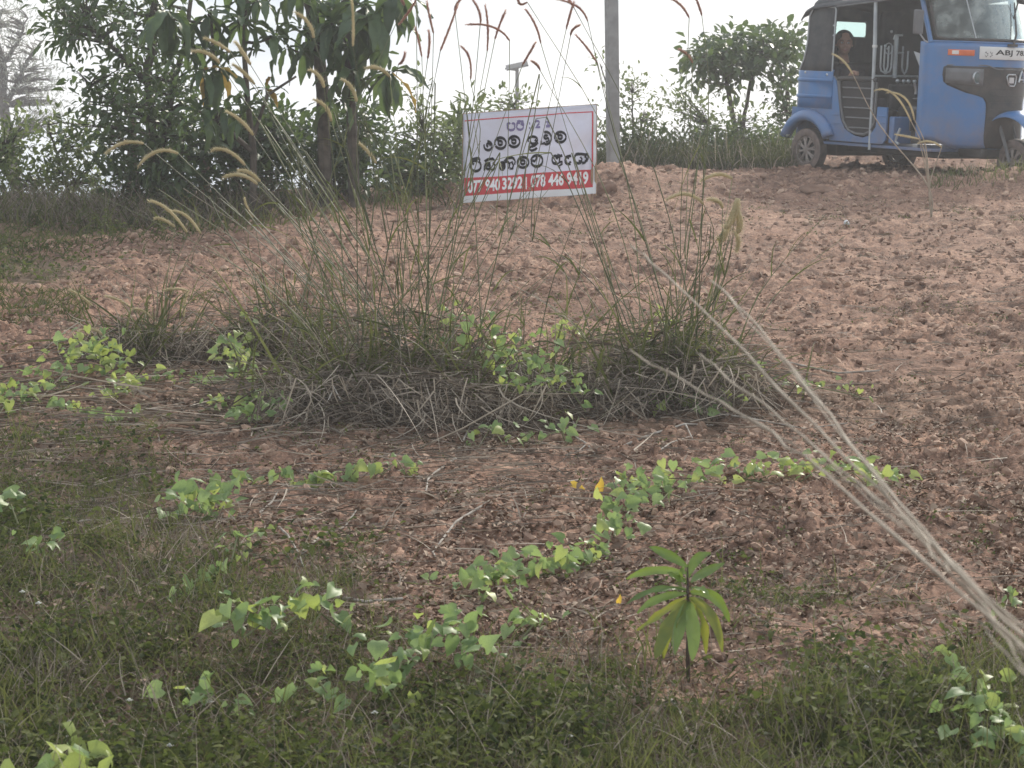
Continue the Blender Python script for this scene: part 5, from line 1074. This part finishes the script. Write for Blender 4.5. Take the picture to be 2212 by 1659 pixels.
def text_on(txt, x0, y0, x1, y1, h, mk, bold=.02, name='phone_number', off=.0046, slant=0, surf_fn=None, parent=None):
    cu = bpy.data.curves.new(name, 'FONT'); cu.body = txt; cu.offset = bold; cu.resolution_u = 3; tmp = bpy.data.objects.new('tmp', cu); COL.objects.link(tmp)
    dg = bpy.context.evaluated_depsgraph_get(); me = bpy.data.meshes.new_from_object(tmp.evaluated_get(dg)); bpy.data.objects.remove(tmp); bpy.data.curves.remove(cu)
    me.name = name
    co = np.zeros(len(me.vertices) * 3); me.vertices.foreach_get('co', co); co = co.reshape(-1, 3); mn, mxx = co.min(0), co.max(0)
    for v in me.vertices:
        s = (v.co.x - mn[0]) / (mxx[0] - mn[0]); t = (v.co.y - mn[1]) / (mxx[1] - mn[1])
        v.co = (surf_fn or (lambda s, t: surf(*uv(x0 + (x1 - x0) * s, y0 + (y1 - y0) * s - h * t), off)))(s, t)
    me.materials.clear(); me.materials.append(M[mk]); return link(name, me, parent or ban)
text_on('077', 290, 1308, 478, 1288, 158, 'wtext', .035); text_on('940', 508, 1284, 690, 1268, 158, 'wtext', .035); text_on('3292', 718, 1262, 972, 1245, 158, 'wtext', .035)
text_on('|', 1010, 1250, 1024, 1250, 150, 'wtext', .01, 'divider_bar')
text_on('078', 1072, 1236, 1256, 1222, 158, 'wtext', .035); text_on('446', 1292, 1218, 1482, 1204, 158, 'wtext', .035); text_on('9419', 1522, 1200, 1792, 1182, 158, 'wtext', .035)

# ------------------------------------------------------------------ blue auto rickshaw (local x forwards, y to its left, z up)
RO = Vector((3.263, 21.274, 1.272)); ah, ap = R(54), R(3.2)
fv = Vector((math.cos(ah) * math.cos(ap), -math.sin(ah) * math.cos(ap), -math.sin(ap))); lv = Vector((math.sin(ah), math.cos(ah), 0)); uv_ = fv.cross(lv)
RM = Matrix((fv, lv, uv_)).transposed().to_4x4(); RM.translation = RO
rick = thing('auto_rickshaw', 'blue three-wheeled auto rickshaw with dark hood parked on the crest', 'auto rickshaw'); rick.matrix_world = RM
def B(m, name, mk, par=None, **k): return m.build(name, M[mk], par or rick, **k)
def path(xr, h, xe=.29, rc=.13, n=6):
    p = [(xe, -h), (xr + rc, -h)]; p += [(xr + rc - rc * math.sin(R(90 * i / n)), -h + rc - rc * math.cos(R(90 * i / n))) for i in range(1, n + 1)]
    return p + [(a, -b) for a, b in p[::-1]]
body = MB(); body.grid([[(x, y, z) for x, y in path(-.24 - o_, .62 + o_)] for z, o_ in ((.60, 0), (.69, 0), (.70, .009), (.712, .009), (.722, 0), (.84, 0), (.85, .009), (.862, .009), (.872, 0), (.93, 0), (.955, -.012))])
body_o = B(body, 'body', 'blue', solid=.012)
arch_ = [(.285 * math.cos(R(a)), .21 + .285 * math.sin(R(a))) for a in range(151, 28, -6)]
cut = [(.87, .46), (.80, .38), (.71, .355), (.60, .37), (.48, .42), (.41, .52), (.35, .80), (.33, .86), (.29, .90)]
poly = [(-.235, .60), (-.24, .36)] + arch_ + [(.29, .31), (.96, .31), (1.0, .35), (1.0, .64), (.88, .64)] + cut + [(.289, .60)]
for s in (-1, 1):
    m = MB(); m.prism(poly, 'y', s * .600, s * .619); B(m, 'side_panel', 'blue', angle=25, bevel=.004)
    for x0, x1, z in ((.91, .985, .56), (.91, .985, .50), (.30, .40, .47), (.30, .40, .55)):
        m = MB(); m.box(((x0 + x1) / 2, s * .622, z), (x1 - x0, .006, .012)); B(m, 'panel_rib', 'blue', bevel=.002)
    m = MB(); m.prism([(-.24, .30), (-.24, .60), (-.22, .60), (-.22, .30)], 'y', -.55, .55)
    if s < 0: B(m, 'rear_panel', 'blue')
    # wheel arch lip
    rows = []
    for a in range(158, 18, -7):
        c, sn = math.cos(R(a)), math.sin(R(a)); rows.append([(r * c, s * yy, .205 + r * sn) for r, yy in ((.275, .60), (.278, .668), (.290, .684), (.315, .690), (.345, .676), (.372, .645), (.378, .615))])
    m = MB(); m.grid(rows); B(m, 'wheel_arch', 'blue', solid=.006)
    # lower door with its slats
    if s < 0:
        dp = [(.86, .47), (.79, .40), (.71, .373), (.61, .385), (.50, .43), (.43, .53), (.372, .80), (.36, .868), (.86, .868)]
        m = MB(); m.prism(dp, 'y', s * .598, s * .590); dr = B(m, 'lower_door', 'inner')
        m = MB(); m.tube([(.365, s * .612, .86), (.40, s * .612, .66), (.445, s * .612, .50), (.52, s * .612, .415), (.61, s * .612, .388), (.72, s * .612, .385), (.80, s * .612, .42), (.845, s * .612, .50), (.85, s * .612, .86)], .011, 7); B(m, 'door_frame', 'greyp', dr)
        for i, (x0, x1) in enumerate(((.41, .82), (.42, .82), (.44, .82), (.47, .81), (.52, .79))):
            z = .80 - i * .09; m = MB(); m.tube([(x0, s * .606, z), (x1, s * .606, z)], .008, 6); B(m, 'slat', 'greyp', dr)
        m = MB(); m.tube([(.35, s * .60, .875), (.45, s * .60, .885), (.78, s * .60, .885), (.85, s * .60, .875)], .024, 8); B(m, 'arm_rail', 'blackp')
        m = MB(); m.tube([(.30, s * .612, .90), (.345, s * .612, .86), (.405, s * .612, .52), (.48, s * .612, .412), (.60, s * .612, .362), (.72, s * .612, .347), (.80, s * .612, .372), (.872, s * .612, .46)], .006, 6); B(m, 'trim', 'greyp')
# hood
hp = ((.93, -.238, .618), (1.02, -.20, .614), (1.14, -.165, .61), (1.3, -.155, .604), (1.45, -.15, .595), (1.56, -.13, .57), (1.63, -.09, .52))
for s in (-1, 1):
    m = MB(); m.grid([[(x, -s * y * (1 if s > 0 else 1) if False else s * -y, z) for x, y in path(xr, h, .275)[:8] + [(xr, -.40)]] for z, xr, h in hp]); B(m, 'hood_side', 'hood', solid=.008)
m = MB()
for y0, y1, z0, z1 in ((-.42, .42, .93, 1.262), (-.42, .42, 1.418, 1.64), (-.42, -.225, 1.2621, 1.4179), (.225, .42, 1.2621, 1.4179)): m.box((-.165, (y0 + y1) / 2, (z0 + z1) / 2), (.010, y1 - y0, z1 - z0))
B(m, 'hood_back', 'hood')
m = MB(); m.box((-.165, 0, 1.34), (.004, .45, .155)); B(m, 'rear_window', 'pane')
m = MB(); m.tube([(-.158, y, z) for y, z in ((-.20, 1.266), (.20, 1.266), (.222, 1.285), (.222, 1.395), (.20, 1.414), (-.20, 1.414), (-.222, 1.395), (-.222, 1.285), (-.20, 1.266))], .007, 6); B(m, 'window_seal', 'blackp')
def edge_z(x): return float(np.interp(x, [-.16, -.1, .28, 1.01, 1.25, 1.42], [1.40, 1.50, 1.535, 1.605, 1.635, 1.60]))
rows = []
for x in (-.17, -.12, -.02, .28, .6, 1.0, 1.25, 1.38, 1.45):
    e = edge_z(x); rows.append([(x, y, e + .12 * max(0, 1 - (y / .62) ** 2) ** .55) for y in (-.62, -.615, -.59, -.5, -.35, -.18, 0, .18, .35, .5, .59, .615, .62)])
m = MB(); m.grid(rows); B(m, 'roof', 'hood', solid=.014)
m = MB(); m.tube([(x, -.622, edge_z(x) - .004) for x in (.28, .5, .8, 1.05, 1.25, 1.42)], .008, 6); B(m, 'roof_trim', 'greyp')
m = MB(); m.tube([(.272, -.617, .905), (.272, -.614, 1.2), (.268, -.604, 1.50), (.25, -.600, 1.526), (.05, -.604, 1.530), (-.03, -.606, 1.52), (-.075, -.608, 1.44), (-.085, -.61, 1.2), (-.11, -.618, 1.05), (-.17, -.610, .95)], .0075, 6); B(m, 'hood_piping', 'steelw')
for x, z in ((-.075, .925), (.215, .91), (.268, 1.36), (.27, 1.27)):
    m = MB(); m.ball((x, -.622, z), .014 if z < 1 else .008, 8, 5); B(m, 'hood_stud', 'chrome')
# interior
m = MB(); m.box((.60, .585, 1.10), (1.45, .012, 1.0)); B(m, 'side_curtain', 'inner')
m = MB(); m.box((.66, 0, .285), (1.76, 1.20, .026)); B(m, 'floor', 'blue', bevel=.004)
m = MB(); m.box((.6, 0, .235), (1.5, .5, .07)); m.box((-.02, 0, .26), (.36, .8, .20)); m.tube([(0, -.55, .21), (0, .55, .21)], .03, 8); m.box((1.1, 0, .24), (.9, .9, .05)); B(m, 'chassis', 'blackp', bevel=.01)
m = MB(); m.box((.17, 0, .50), (.44, 1.12, .15)); m.box((-.07, 0, .80), (.10, 1.12, .46)); B(m, 'passenger_seat', 'seat', bevel=.04)
m = MB(); m.box((.985, 0, .60), (.30, .66, .11)); B(m, 'driver_seat', 'seat', bevel=.035)
m = MB(); m.box((.80, 0, .73), (.05, .80, .24)); B(m, 'seat_back', 'seat', bevel=.02)
m = MB(); m.box((1.045, -.2, .44), (.06, .80, .24)); m.box((.93, .0, .43), (.22, .74, .21)); B(m, 'seat_box', 'blue', bevel=.01)
m = MB(); m.box((1.25, -.40, .40), (.12, .20, .14)); m.box((1.28, -.3, .62), (.05, .5, .03)); m.box((1.22, -.45, .52), (.02, .2, .16)); B(m, 'engine_cover', 'blackp', bevel=.01)
m = MB(); m.box((1.30, -.52, .64), (.16, .03, .03)); m.box((1.30, -.53, .73), (.14, .02, .012)); B(m, 'step_bar', 'greyp', bevel=.004)
m = MB(); m.tube([(1.12, -.56, .46), (1.10, -.57, .40), (1.08, -.57, .34), (1.12, -.57, .32)], .012, 6); B(m, 'foot_pedal', 'steelw')
m = MB(); m.tube([(.80, -.612, .25), (.80, -.610, .8), (.79, -.606, 1.2), (.765, -.602, 1.62)], [.013, .014, .018, .016], 8); B(m, 'door_pole', 'steelw')
m = MB(); m.lathe([(.0, -.012), (.022, -.012), (.026, 0), (.022, .012), (0, .012)], (.792, -.608, 1.18), 'z', 12); B(m, 'pole_clamp', 'plate')
# rails behind the driver
m = MB(); m.tube([(.66, -.20, .90), (.66, -.20, 1.28)], .020, 8); m.tube([(.66, -.22, 1.285), (.66, -.13, 1.292)], .012, 6); m.tube([(.66, -.22, 1.285), (.66, -.235, 1.25)], .010, 6); m.tube([(.66, -.19, 1.13), (.66, -.10, 1.13)], .009, 6); B(m, 'rail_post', 'steelw')
m = MB(); m.tube([(.66, -.45, .915), (.66, .10, .92)], .010, 6); B(m, 'cross_rail', 'steelw')
for y0, y1 in ((-.39, -.25), (-.345, -.295), (-.11, -.04)):
    m = MB(); m.tube([(.66, y0, 1.19), (.66, y0, 1.0), (.66, y0 + .015, .96), (.66, (y0 + y1) / 2, .94), (.66, y1 - .015, .96), (.66, y1, 1.0), (.66, y1, 1.15 if y0 > -.2 else 1.19)], .0085, 6); B(m, 'rail_loop', 'steelw')
m = MB(); m.tube([(.655, -.29 + .05 * math.cos(R(a)), 1.165 + .05 * math.sin(R(a))) for a in range(0, 361, 30)], .006, 6); B(m, 'rail_ring', 'chrome')
m = MB(); m.ball((.655, -.335, 1.19), .014, 8, 6); m.ball((.655, -.305, 1.165), .012, 8, 6); m.ball((.655, -.265, 1.32), .014, 8, 6); B(m, 'rail_knobs', 'chrome')
for y in (-.30, -.22, -.16, -.08):
    m = MB(); m.ball((.80, y, .875), (.018, .022, .02), 8, 6); B(m, 'seat_knob', 'chrome')
m = MB(); m.tube([(.84, -.12, .86), (.84, -.10, .80), (.84, -.10, .76)], .012, 6); B(m, 'seat_hook', 'chrome')
m = MB(); m.tube([(1.38, -.34, .98), (1.42, -.2, 1.02), (1.46, 0, 1.0), (1.42, .2, 1.02), (1.38, .34, .98)], .014, 7); m.tube([(1.46, 0, 1.0), (1.72, 0, .6)], .03, 8); B(m, 'handlebar', 'blackp')
m = MB(); m.prism([(1.23, 1.145), (1.42, 1.10), (1.42, .98), (1.33, .98)], 'y', -.560, -.552); B(m, 'wind_deflector', 'steelw')
# front shell
def xf(y, z): return 1.45 + .42 * (1 - min(1, abs(y / .58)) ** 2.2) - max(0, z - 1.2) * .35 - max(0, .40 - z) * .3
def Sf(y, z, off=0): return (xf(y, z) + off, y, z)
def zb(y): return .312 + .065 * float(sstep(.42, .57, abs(y)))
ys = [-.578 + 1.156 * i / 36 for i in range(37)]
rows = []
for t in [i / 22 for i in range(23)]:
    r_ = []
    z0 = zb(.57); z = z0 + (1.235 - z0) * t; r_ += [(1.35, -.600, z), (1.41, -.598, z), (1.435, -.590, z)]
    for y in ys: zz = zb(y) + (1.235 - zb(y)) * t; r_.append(Sf(y, zz))
    r_ += [(1.435, .590, z), (1.41, .598, z), (1.35, .600, z)]; rows.append(r_)
m = MB(); m.grid(rows); fs = B(m, 'front_shell', 'blue', solid=.010)
m = MB(); m.tube([Sf(y, 1.105, .001) for y in [-.575 + .02 * i for i in range(12)]], .004, 5); m.tube([Sf(y, 1.24, .002) for y in ys], .009, 6); B(m, 'shell_seam', 'blue')
def band(prof, off, name, mk, par=None, ny=24, solid=.004):
    rows = [[Sf(w * (2 * i / ny - 1), z, off) for i in range(ny + 1)] for z, w in prof]
    m = MB(); m.grid(rows); return B(m, name, mk, par, solid=solid)
prof = [(1.03, .500), (1.018, .515), (.95, .519), (.89, .512), (.86, .49), (.83, .44), (.80, .385), (.775, .30), (.76, .262), (.72, .24), (.69, .234), (.60, .233), (.50, .236), (.42, .238), (.36, .225), (.318, .20)]
gr = band(prof, .009, 'grille', 'blackp')
def patch(y0, y1, z0, z1, off, name, mk, par=None, n=6, solid=.006): m = MB(); m.grid([[Sf(y0 + (y1 - y0) * i / n, z0 + (z1 - z0) * j / 3, off) for i in range(n + 1)] for j in range(4)]); return B(m, name, mk, par, solid=solid, bevel=.002)
for s in (-1, 1):
    hl = MB(); hl.grid([[Sf(s * (.27 + .235 * i / 8), .88 + .13 * j / 3 + (.02 * (1 - i / 8) if j == 0 else 0) * -1, .014) for i in range(9)] for j in range(4)]); hlo = B(hl, 'headlamp', 'greyp' if s else '', solid=.004)
    c = Sf(s * .318, .933, .014)
    m = MB(); m.lathe([(.052, -.01), (.056, .006), (.052, .014), (.046, .010)], c, 'x', 20); B(m, 'lamp_ring', 'chrome', hlo)
    m = MB(); m.lathe([(.047, .008), (.04, -.005), (.02, -.018), (.0005, -.02)], c, 'x', 20); B(m, 'reflector', 'reflector', hlo)
    m = MB(); m.ball((c[0] + .006, c[1], c[2]), (.010, .046, .046), 14, 8); B(m, 'lens', 'pane', hlo)
    io = patch(min(s * .340, s * .497), max(s * .340, s * .497), 1.120, 1.172, .008, 'indicator', 'orange'); a_, b_ = sorted((s * .440, s * .478)); patch(a_, b_, 1.130, 1.164, .014, 'clear_lens', 'clear', io, n=3)
    m = MB(); m.tube([Sf(s * .588 if False else s * .575, z, -.004) for z in (1.23, 1.35, 1.48, 1.60, 1.66)], .022, 8); B(m, 'pillar', 'blue')
m = MB(); m.tube([Sf(y, z, .013) for y, z in ((-.50, 1.036), (-.26, 1.042), (-.23, 1.036), (-.16, 1.010), (0, 1.010), (.16, 1.010), (.23, 1.036), (.50, 1.036))], .006, 6); B(m, 'grille_trim', 'greyp')
for z in (.84, .78, .72, .66, .60):
    m = MB(); m.tube([Sf(y, z, .012) for y in (-.20, -.1, 0, .1, .20)], .004, 5); B(m, 'grille_bar', 'blackp', gr)
m = MB(); m.tube([Sf(y, z, .02) for y, z in ((-.045, .968), (.045, .968), (.062, .95), (.05, .885), (.035, .868), (-.02, .868), (-.04, .885), (-.062, .95), (-.045, .968))], .006, 6); m.box(Sf(.002, .918, .015), (.006, .06, .05)); B(m, 'badge', 'chrome', gr)
m = MB(); m.tube([Sf(y, z, .02) for y, z in ((.105, .905), (.135, .985), (.15, 1.0), (.17, .985), (.20, .905))], .008, 6); m.tube([Sf(y, z, .02) for y, z in ((.12, .925), (.185, .925))], .007, 6); B(m, 'emblem', 'chrome', gr)
pl = patch(-.312, .270, 1.095, 1.205, .016, 'number_plate', 'plate', n=12, solid=.003)
text_on('ABJ 783', 0, 0, 0, 0, 0, 'ink', .015, 'plate_number', parent=pl, surf_fn=lambda s, t: Sf(-.190 + .40 * s, 1.122 + .058 * t, .0195))
for k, (yy, zz) in enumerate(((-.262, 1.15), (-.225, 1.15), (-.262, 1.125), (-.225, 1.125))):
    m = MB(); pp = [(yy - .012 + .024 * i / 6, zz + .009 * math.sin(i * 1.05 + k)) for i in range(7)]; m.grid([[Sf(y, z + .003, .0195), Sf(y, z - .003, .0195)] for y, z in pp]); B(m, 'plate_symbol', 'ink', pl)
# windscreen
zt = lambda y: 1.66
m = MB(); m.grid([[Sf(-.545 + 1.09 * i / 24, 1.262 + (1.64 - 1.262) * j / 6, -.004) for i in range(25)] for j in range(7)]); ws = B(m, 'windscreen', 'glass')
m = MB(); bd = [(-.545 + 1.09 * i / 20, 1.262) for i in range(1, 20)] + [(.54, 1.275), (.545, 1.30), (.54, 1.60), (.52, 1.64)] + [(.5 - 1.0 * i / 10, 1.65) for i in range(11)] + [(-.52, 1.64), (-.54, 1.60), (-.545, 1.30), (-.54, 1.275), (-.4905, 1.262)]
m.tube([Sf(y, z, .0) for y, z in bd], .015, 7); B(m, 'windscreen_seal', 'blackp')
m = MB(); m.tube([Sf(-.32, 1.27, .006), Sf(-.328, 1.45, .006), Sf(-.335, 1.64, .006)], .005, 5); B(m, 'reflection_strip', 'steelw', ws)  # added pale tube standing in for a reflection streak
m = MB(); m.box(Sf(-.02, 1.222, .03), (.03, .10, .022)); m.tube([Sf(.0, 1.232, .03), Sf(.06, 1.32, .03), Sf(.15, 1.60, .02)], [.011, .009, .006], 6); m.box(Sf(.13, 1.50, .012), (.008, .012, .22), Matrix.Rotation(R(-17), 3, 'X')); B(m, 'wiper', 'blackp')
m = MB(); m.box((1.40, -.70, 1.40), (.028, .115, .215)); mi = B(m, 'side_mirror', 'greyp', bevel=.03)
m = MB(); m.tube([(1.43, -.575, 1.22), (1.42, -.63, 1.24), (1.405, -.68, 1.30), (1.40, -.69, 1.42)], .007, 6); B(m, 'mirror_arm', 'steelw', mi)
# front fender and wheels
rows = []
for a in range(172, 7, -9):
    c, s = math.cos(R(a)), math.sin(R(a)); r_ = []
    for k in range(13):
        t = -1 + k / 6; w = .175; rr = 1 - .12 * abs(t) ** 3; r_.append((2.0 + .40 * c * rr, t * w, max(.43, .20 + .455 * s * rr) if abs(t) < 1.01 else 0))
    rows.append(r_)
m = MB(); m.grid(rows); B(m, 'front_fender', 'blue', solid=.008)
def wheel(c, out, name='wheel', dusty=True):
    w_ = link(name, None, rick); w_.empty_display_size = .1; w_.location = c
    def l_(prof, nm, mk, seg=32): q = MB(); q.lathe([(r, h * out) for r, h in prof], (0, 0, 0), 'y', seg); return q.build(nm, M[mk], w_, angle=35)
    l_([(.135, -.05), (.185, -.052), (.203, -.040), (.2075, -.015), (.2075, .018), (.203, .038), (.198, .045)], 'tread', 'rubber')
    l_([(.198, .045), (.185, .052), (.16, .053), (.135, .046), (.128, .034)], 'sidewall', 'dustrub')
    l_([(.130, .036), (.126, .046), (.120, .042), (.116, .015), (.116, -.045)], 'rim', 'alloy')
    l_([(.115, .004), (.0005, .004)], 'brake_drum', 'blackp')
    q = MB()
    for k in range(8):
        a = k * math.pi / 4 + .2; ca, sa = math.cos(a), math.sin(a)
        for da in (-.13, .13):
            c2, s2_ = math.cos(a + da), math.sin(a + da); q.tube([(.028 * ca, .034 * out, .028 * sa), (.075 * math.cos(a + da * .5), .036 * out, .075 * math.sin(a + da * .5)), (.119 * c2, .030 * out, .119 * s2_)], [.012, .009, .010], 6)
    q.build('spokes', M['alloy'], w_)
    q = MB(); q.lathe([(.038, .01 * out), (.038, .038 * out), (.030, .046 * out), (.0005, .047 * out)], (0, 0, 0), 'y', 16); q.build('hub', M['alloy'], w_)
    return w_
wheel((0, -.60, .205), -1); wheel((0, .60, .205), 1); fwh = wheel((2.0, 0, .205), -1); fwh.rotation_euler = (0, 0, R(-6))
m = MB(); m.tube([(1.86, -.085, .52), (1.95, -.09, .34), (2.0, -.085, .205)], .016, 7); m.tube([(1.86, .085, .52), (2.0, .085, .205)], .016, 7); B(m, 'fork', 'greyp')
m = MB(); m.box((1.68, 0, .27), (.30, .50, .09)); B(m, 'underbody', 'blackp', bevel=.02)
m = MB(); m.box((-.235, -.62, .40), (.03, .05, .03)); m.box((-.245, -.66, .33), (.05, .02, .02)); B(m, 'rear_bracket', 'chrome')

# ------------------------------------------------------------------ passenger seated in the rickshaw
per = thing('person', 'smiling dark-haired person in dark clothes seated in the rickshaw, hand on door rail', 'person')
per.matrix_world = RM @ Matrix.Translation((.16, -.28, .575))
HC = Vector((-.04, -.055, .625)); look = Vector((.80, -.58, -.05)).normalized(); side_ = Vector((0, 0, 1)).cross(look).normalized(); upl = look.cross(side_)
def H(a, b, c): return HC + look * a + side_ * b + upl * c
def fuse(m, name, mk, vox, sm=4, par=per):
    o = m.build(name, M[mk], par); r = o.modifiers.new('fuse', 'REMESH'); r.mode = 'VOXEL'; r.voxel_size = vox; r.use_smooth_shade = True
    s = o.modifiers.new('soft', 'SMOOTH'); s.factor = .6; s.iterations = sm; return o
m = MB()
m.ball(H(-.008, 0, .025), (.086, .076, .092), 16, 12); m.ball(H(.022, 0, -.035), (.058, .056, .070), 14, 10); m.ball(H(.055, 0, -.075), (.026, .028, .022), 10, 8)   # skull, face, chin
m.tube([H(.076, 0, .02), H(.094, 0, -.012), H(.088, 0, -.026)], [.009, .014, .012], 8); m.ball(H(.088, .013, -.024), .009, 8, 6); m.ball(H(.088, -.013, -.024), .009, 8, 6)
for s in (-1, 1): m.ball(H(.052, s * .040, -.022), (.024, .022, .022), 10, 8); m.ball(H(-.005, s * .078, -.005), (.018, .010, .026), 8, 8); m.ball(H(.070, s * .030, .030), (.012, .020, .008), 8, 6)
m.ball(H(.075, 0, -.050), (.012, .026, .010), 10, 6)
m.tube([HC + Vector((-.02, 0, -.06)), Vector((-.05, -.03, .46)), Vector((-.05, -.01, .38))], [.046, .047, .06], 12)
m.ball((-.04, 0, .28), (.11, .17, .16), 14, 10); m.ball((-.02, 0, .10), (.12, .16, .13), 14, 10)
m.tube([(-.04, -.15, .38), (.04, -.225, .22), (.12, -.245, .16)], [.048, .042, .036], 10); m.tube([(.12, -.245, .16), (.22, -.262, .26), (.30, -.27, .345)], [.036, .030, .023], 10)
m.ball((.325, -.272, .362), (.036, .030, .022), 10, 8)
for k, (dy, ln) in enumerate(((-.022, .040), (-.007, .048), (.008, .046), (.022, .036))):
    b0 = Vector((.345, -.272 + dy, .366)); m.tube([b0, b0 + Vector((ln * .55, -.004, .004)), b0 + Vector((ln * .85, -.008, -.016)), b0 + Vector((ln * .80, -.008, -.034))], [.0095, .009, .008, .007], 7)
m.tube([(.315, -.25, .362), (.335, -.232, .350), (.352, -.235, .336)], [.010, .009, .007], 7)
m.tube([(-.04, .15, .38), (.02, .21, .20), (.16, .14, .12)], [.048, .040, .032], 10); m.ball((.19, .12, .11), (.04, .03, .022), 8, 6)
for s in (-1, 1): m.tube([(0, s * .09, .04), (.34, s * .11, .05), (.42, s * .11, .0), (.44, s * .11, -.27)], [.085, .068, .058, .035], 10); m.ball((.49, s * .11, -.275), (.09, .035, .025), 8, 6)
body_p = fuse(m, 'body', 'skin', .0075, 3)
m = MB()
m.ball((-.045, 0, .27), (.13, .192, .175), 14, 10); m.ball((-.02, 0, .10), (.145, .185, .15), 14, 10); m.tube([(-.05, -.03, .45), (-.05, -.02, .40), (-.05, -.01, .36)], [.058, .078, .10], 12)
m.tube([(-.04, -.15, .385), (.04, -.228, .22), (.12, -.248, .165), (.19, -.256, .232)], [.060, .054, .046, .040], 10); m.tube([(-.04, .15, .385), (.02, .21, .20), (.10, .17, .14)], [.060, .052, .042], 10)
for s in (-1, 1): m.tube([(0, s * .09, .04), (.34, s * .11, .055), (.43, s * .11, .0), (.45, s * .11, -.22)], [.10, .086, .076, .060], 10)
fuse(m, 'clothes', 'cloth', .011, 3)
m = MB(); m.ball(H(-.030, 0, .040), (.092, .086, .090), 16, 12); m.ball(H(-.075, .02, -.09), (.045, .06, .09), 10, 8); m.ball(H(-.07, 0, -.02), (.055, .07, .09), 12, 10); m.ball(H(-.10, 0, -.05), (.035, .04, .05), 10, 8)
for s in (-1, 1): m.tube([H(.045, s * .045, .082), H(.02, s * .082, .04), H(-.03, s * .085, -.03)], [.022, .020, .022], 8)
fuse(m, 'hair', 'hair', .009, 2)
for s in (-1, 1):
    m = MB(); m.ball(H(.0725, s * .030, .012), (.010, .0125, .0075), 10, 8); e = B(m, 'eye', 'white_eye', per); m = MB(); m.ball(H(.081, s * .030, .012), .0055, 8, 6); B(m, 'iris', 'ink', e)
    m = MB(); m.tube([H(.080, s * .014, .030), H(.083, s * .030, .035), H(.074, s * .046, .029)], [.003, .0035, .002], 6); B(m, 'eyebrow', 'hair', per)
m = MB(); m.tube([H(.074, -.026, -.047), H(.086, -.013, -.053), H(.089, 0, -.055), H(.086, .013, -.053), H(.074, .026, -.047)], [.003, .005, .006, .005, .003], 8); B(m, 'lips', 'lip', per)
m = MB(); m.tube([H(.081, -.018, -.0485), H(.0915, 0, -.0525), H(.081, .018, -.0485)], [.002, .003, .002], 6); B(m, 'teeth', 'teeth', per)

# ------------------------------------------------------------------ added thin volume standing in for backlit lens flare
if VEIL > 0:
    m = MB(); m.box((0, 50, -2), (380, 260, 16)); hm = bpy.data.materials.new('flare_veil'); hm.use_nodes = True; t = hm.node_tree; t.nodes.clear()
    v = N(t, 'ShaderNodeVolumePrincipled'); v.inputs['Color'].default_value = (.92, .95, 1, 1); v.inputs['Density'].default_value = VEIL; v.inputs['Anisotropy'].default_value = .5
    o = N(t, 'ShaderNodeOutputMaterial'); t.links.new(v.outputs[0], o.inputs['Volume'])
    hz = m.build('flare_veil', hm, None, smooth=False); tag(hz, 'thin added veil over the bank standing in for lens flare', kind='stuff')
print('vine leaf count', NLEAF[0], 'objects', len(SC.objects))
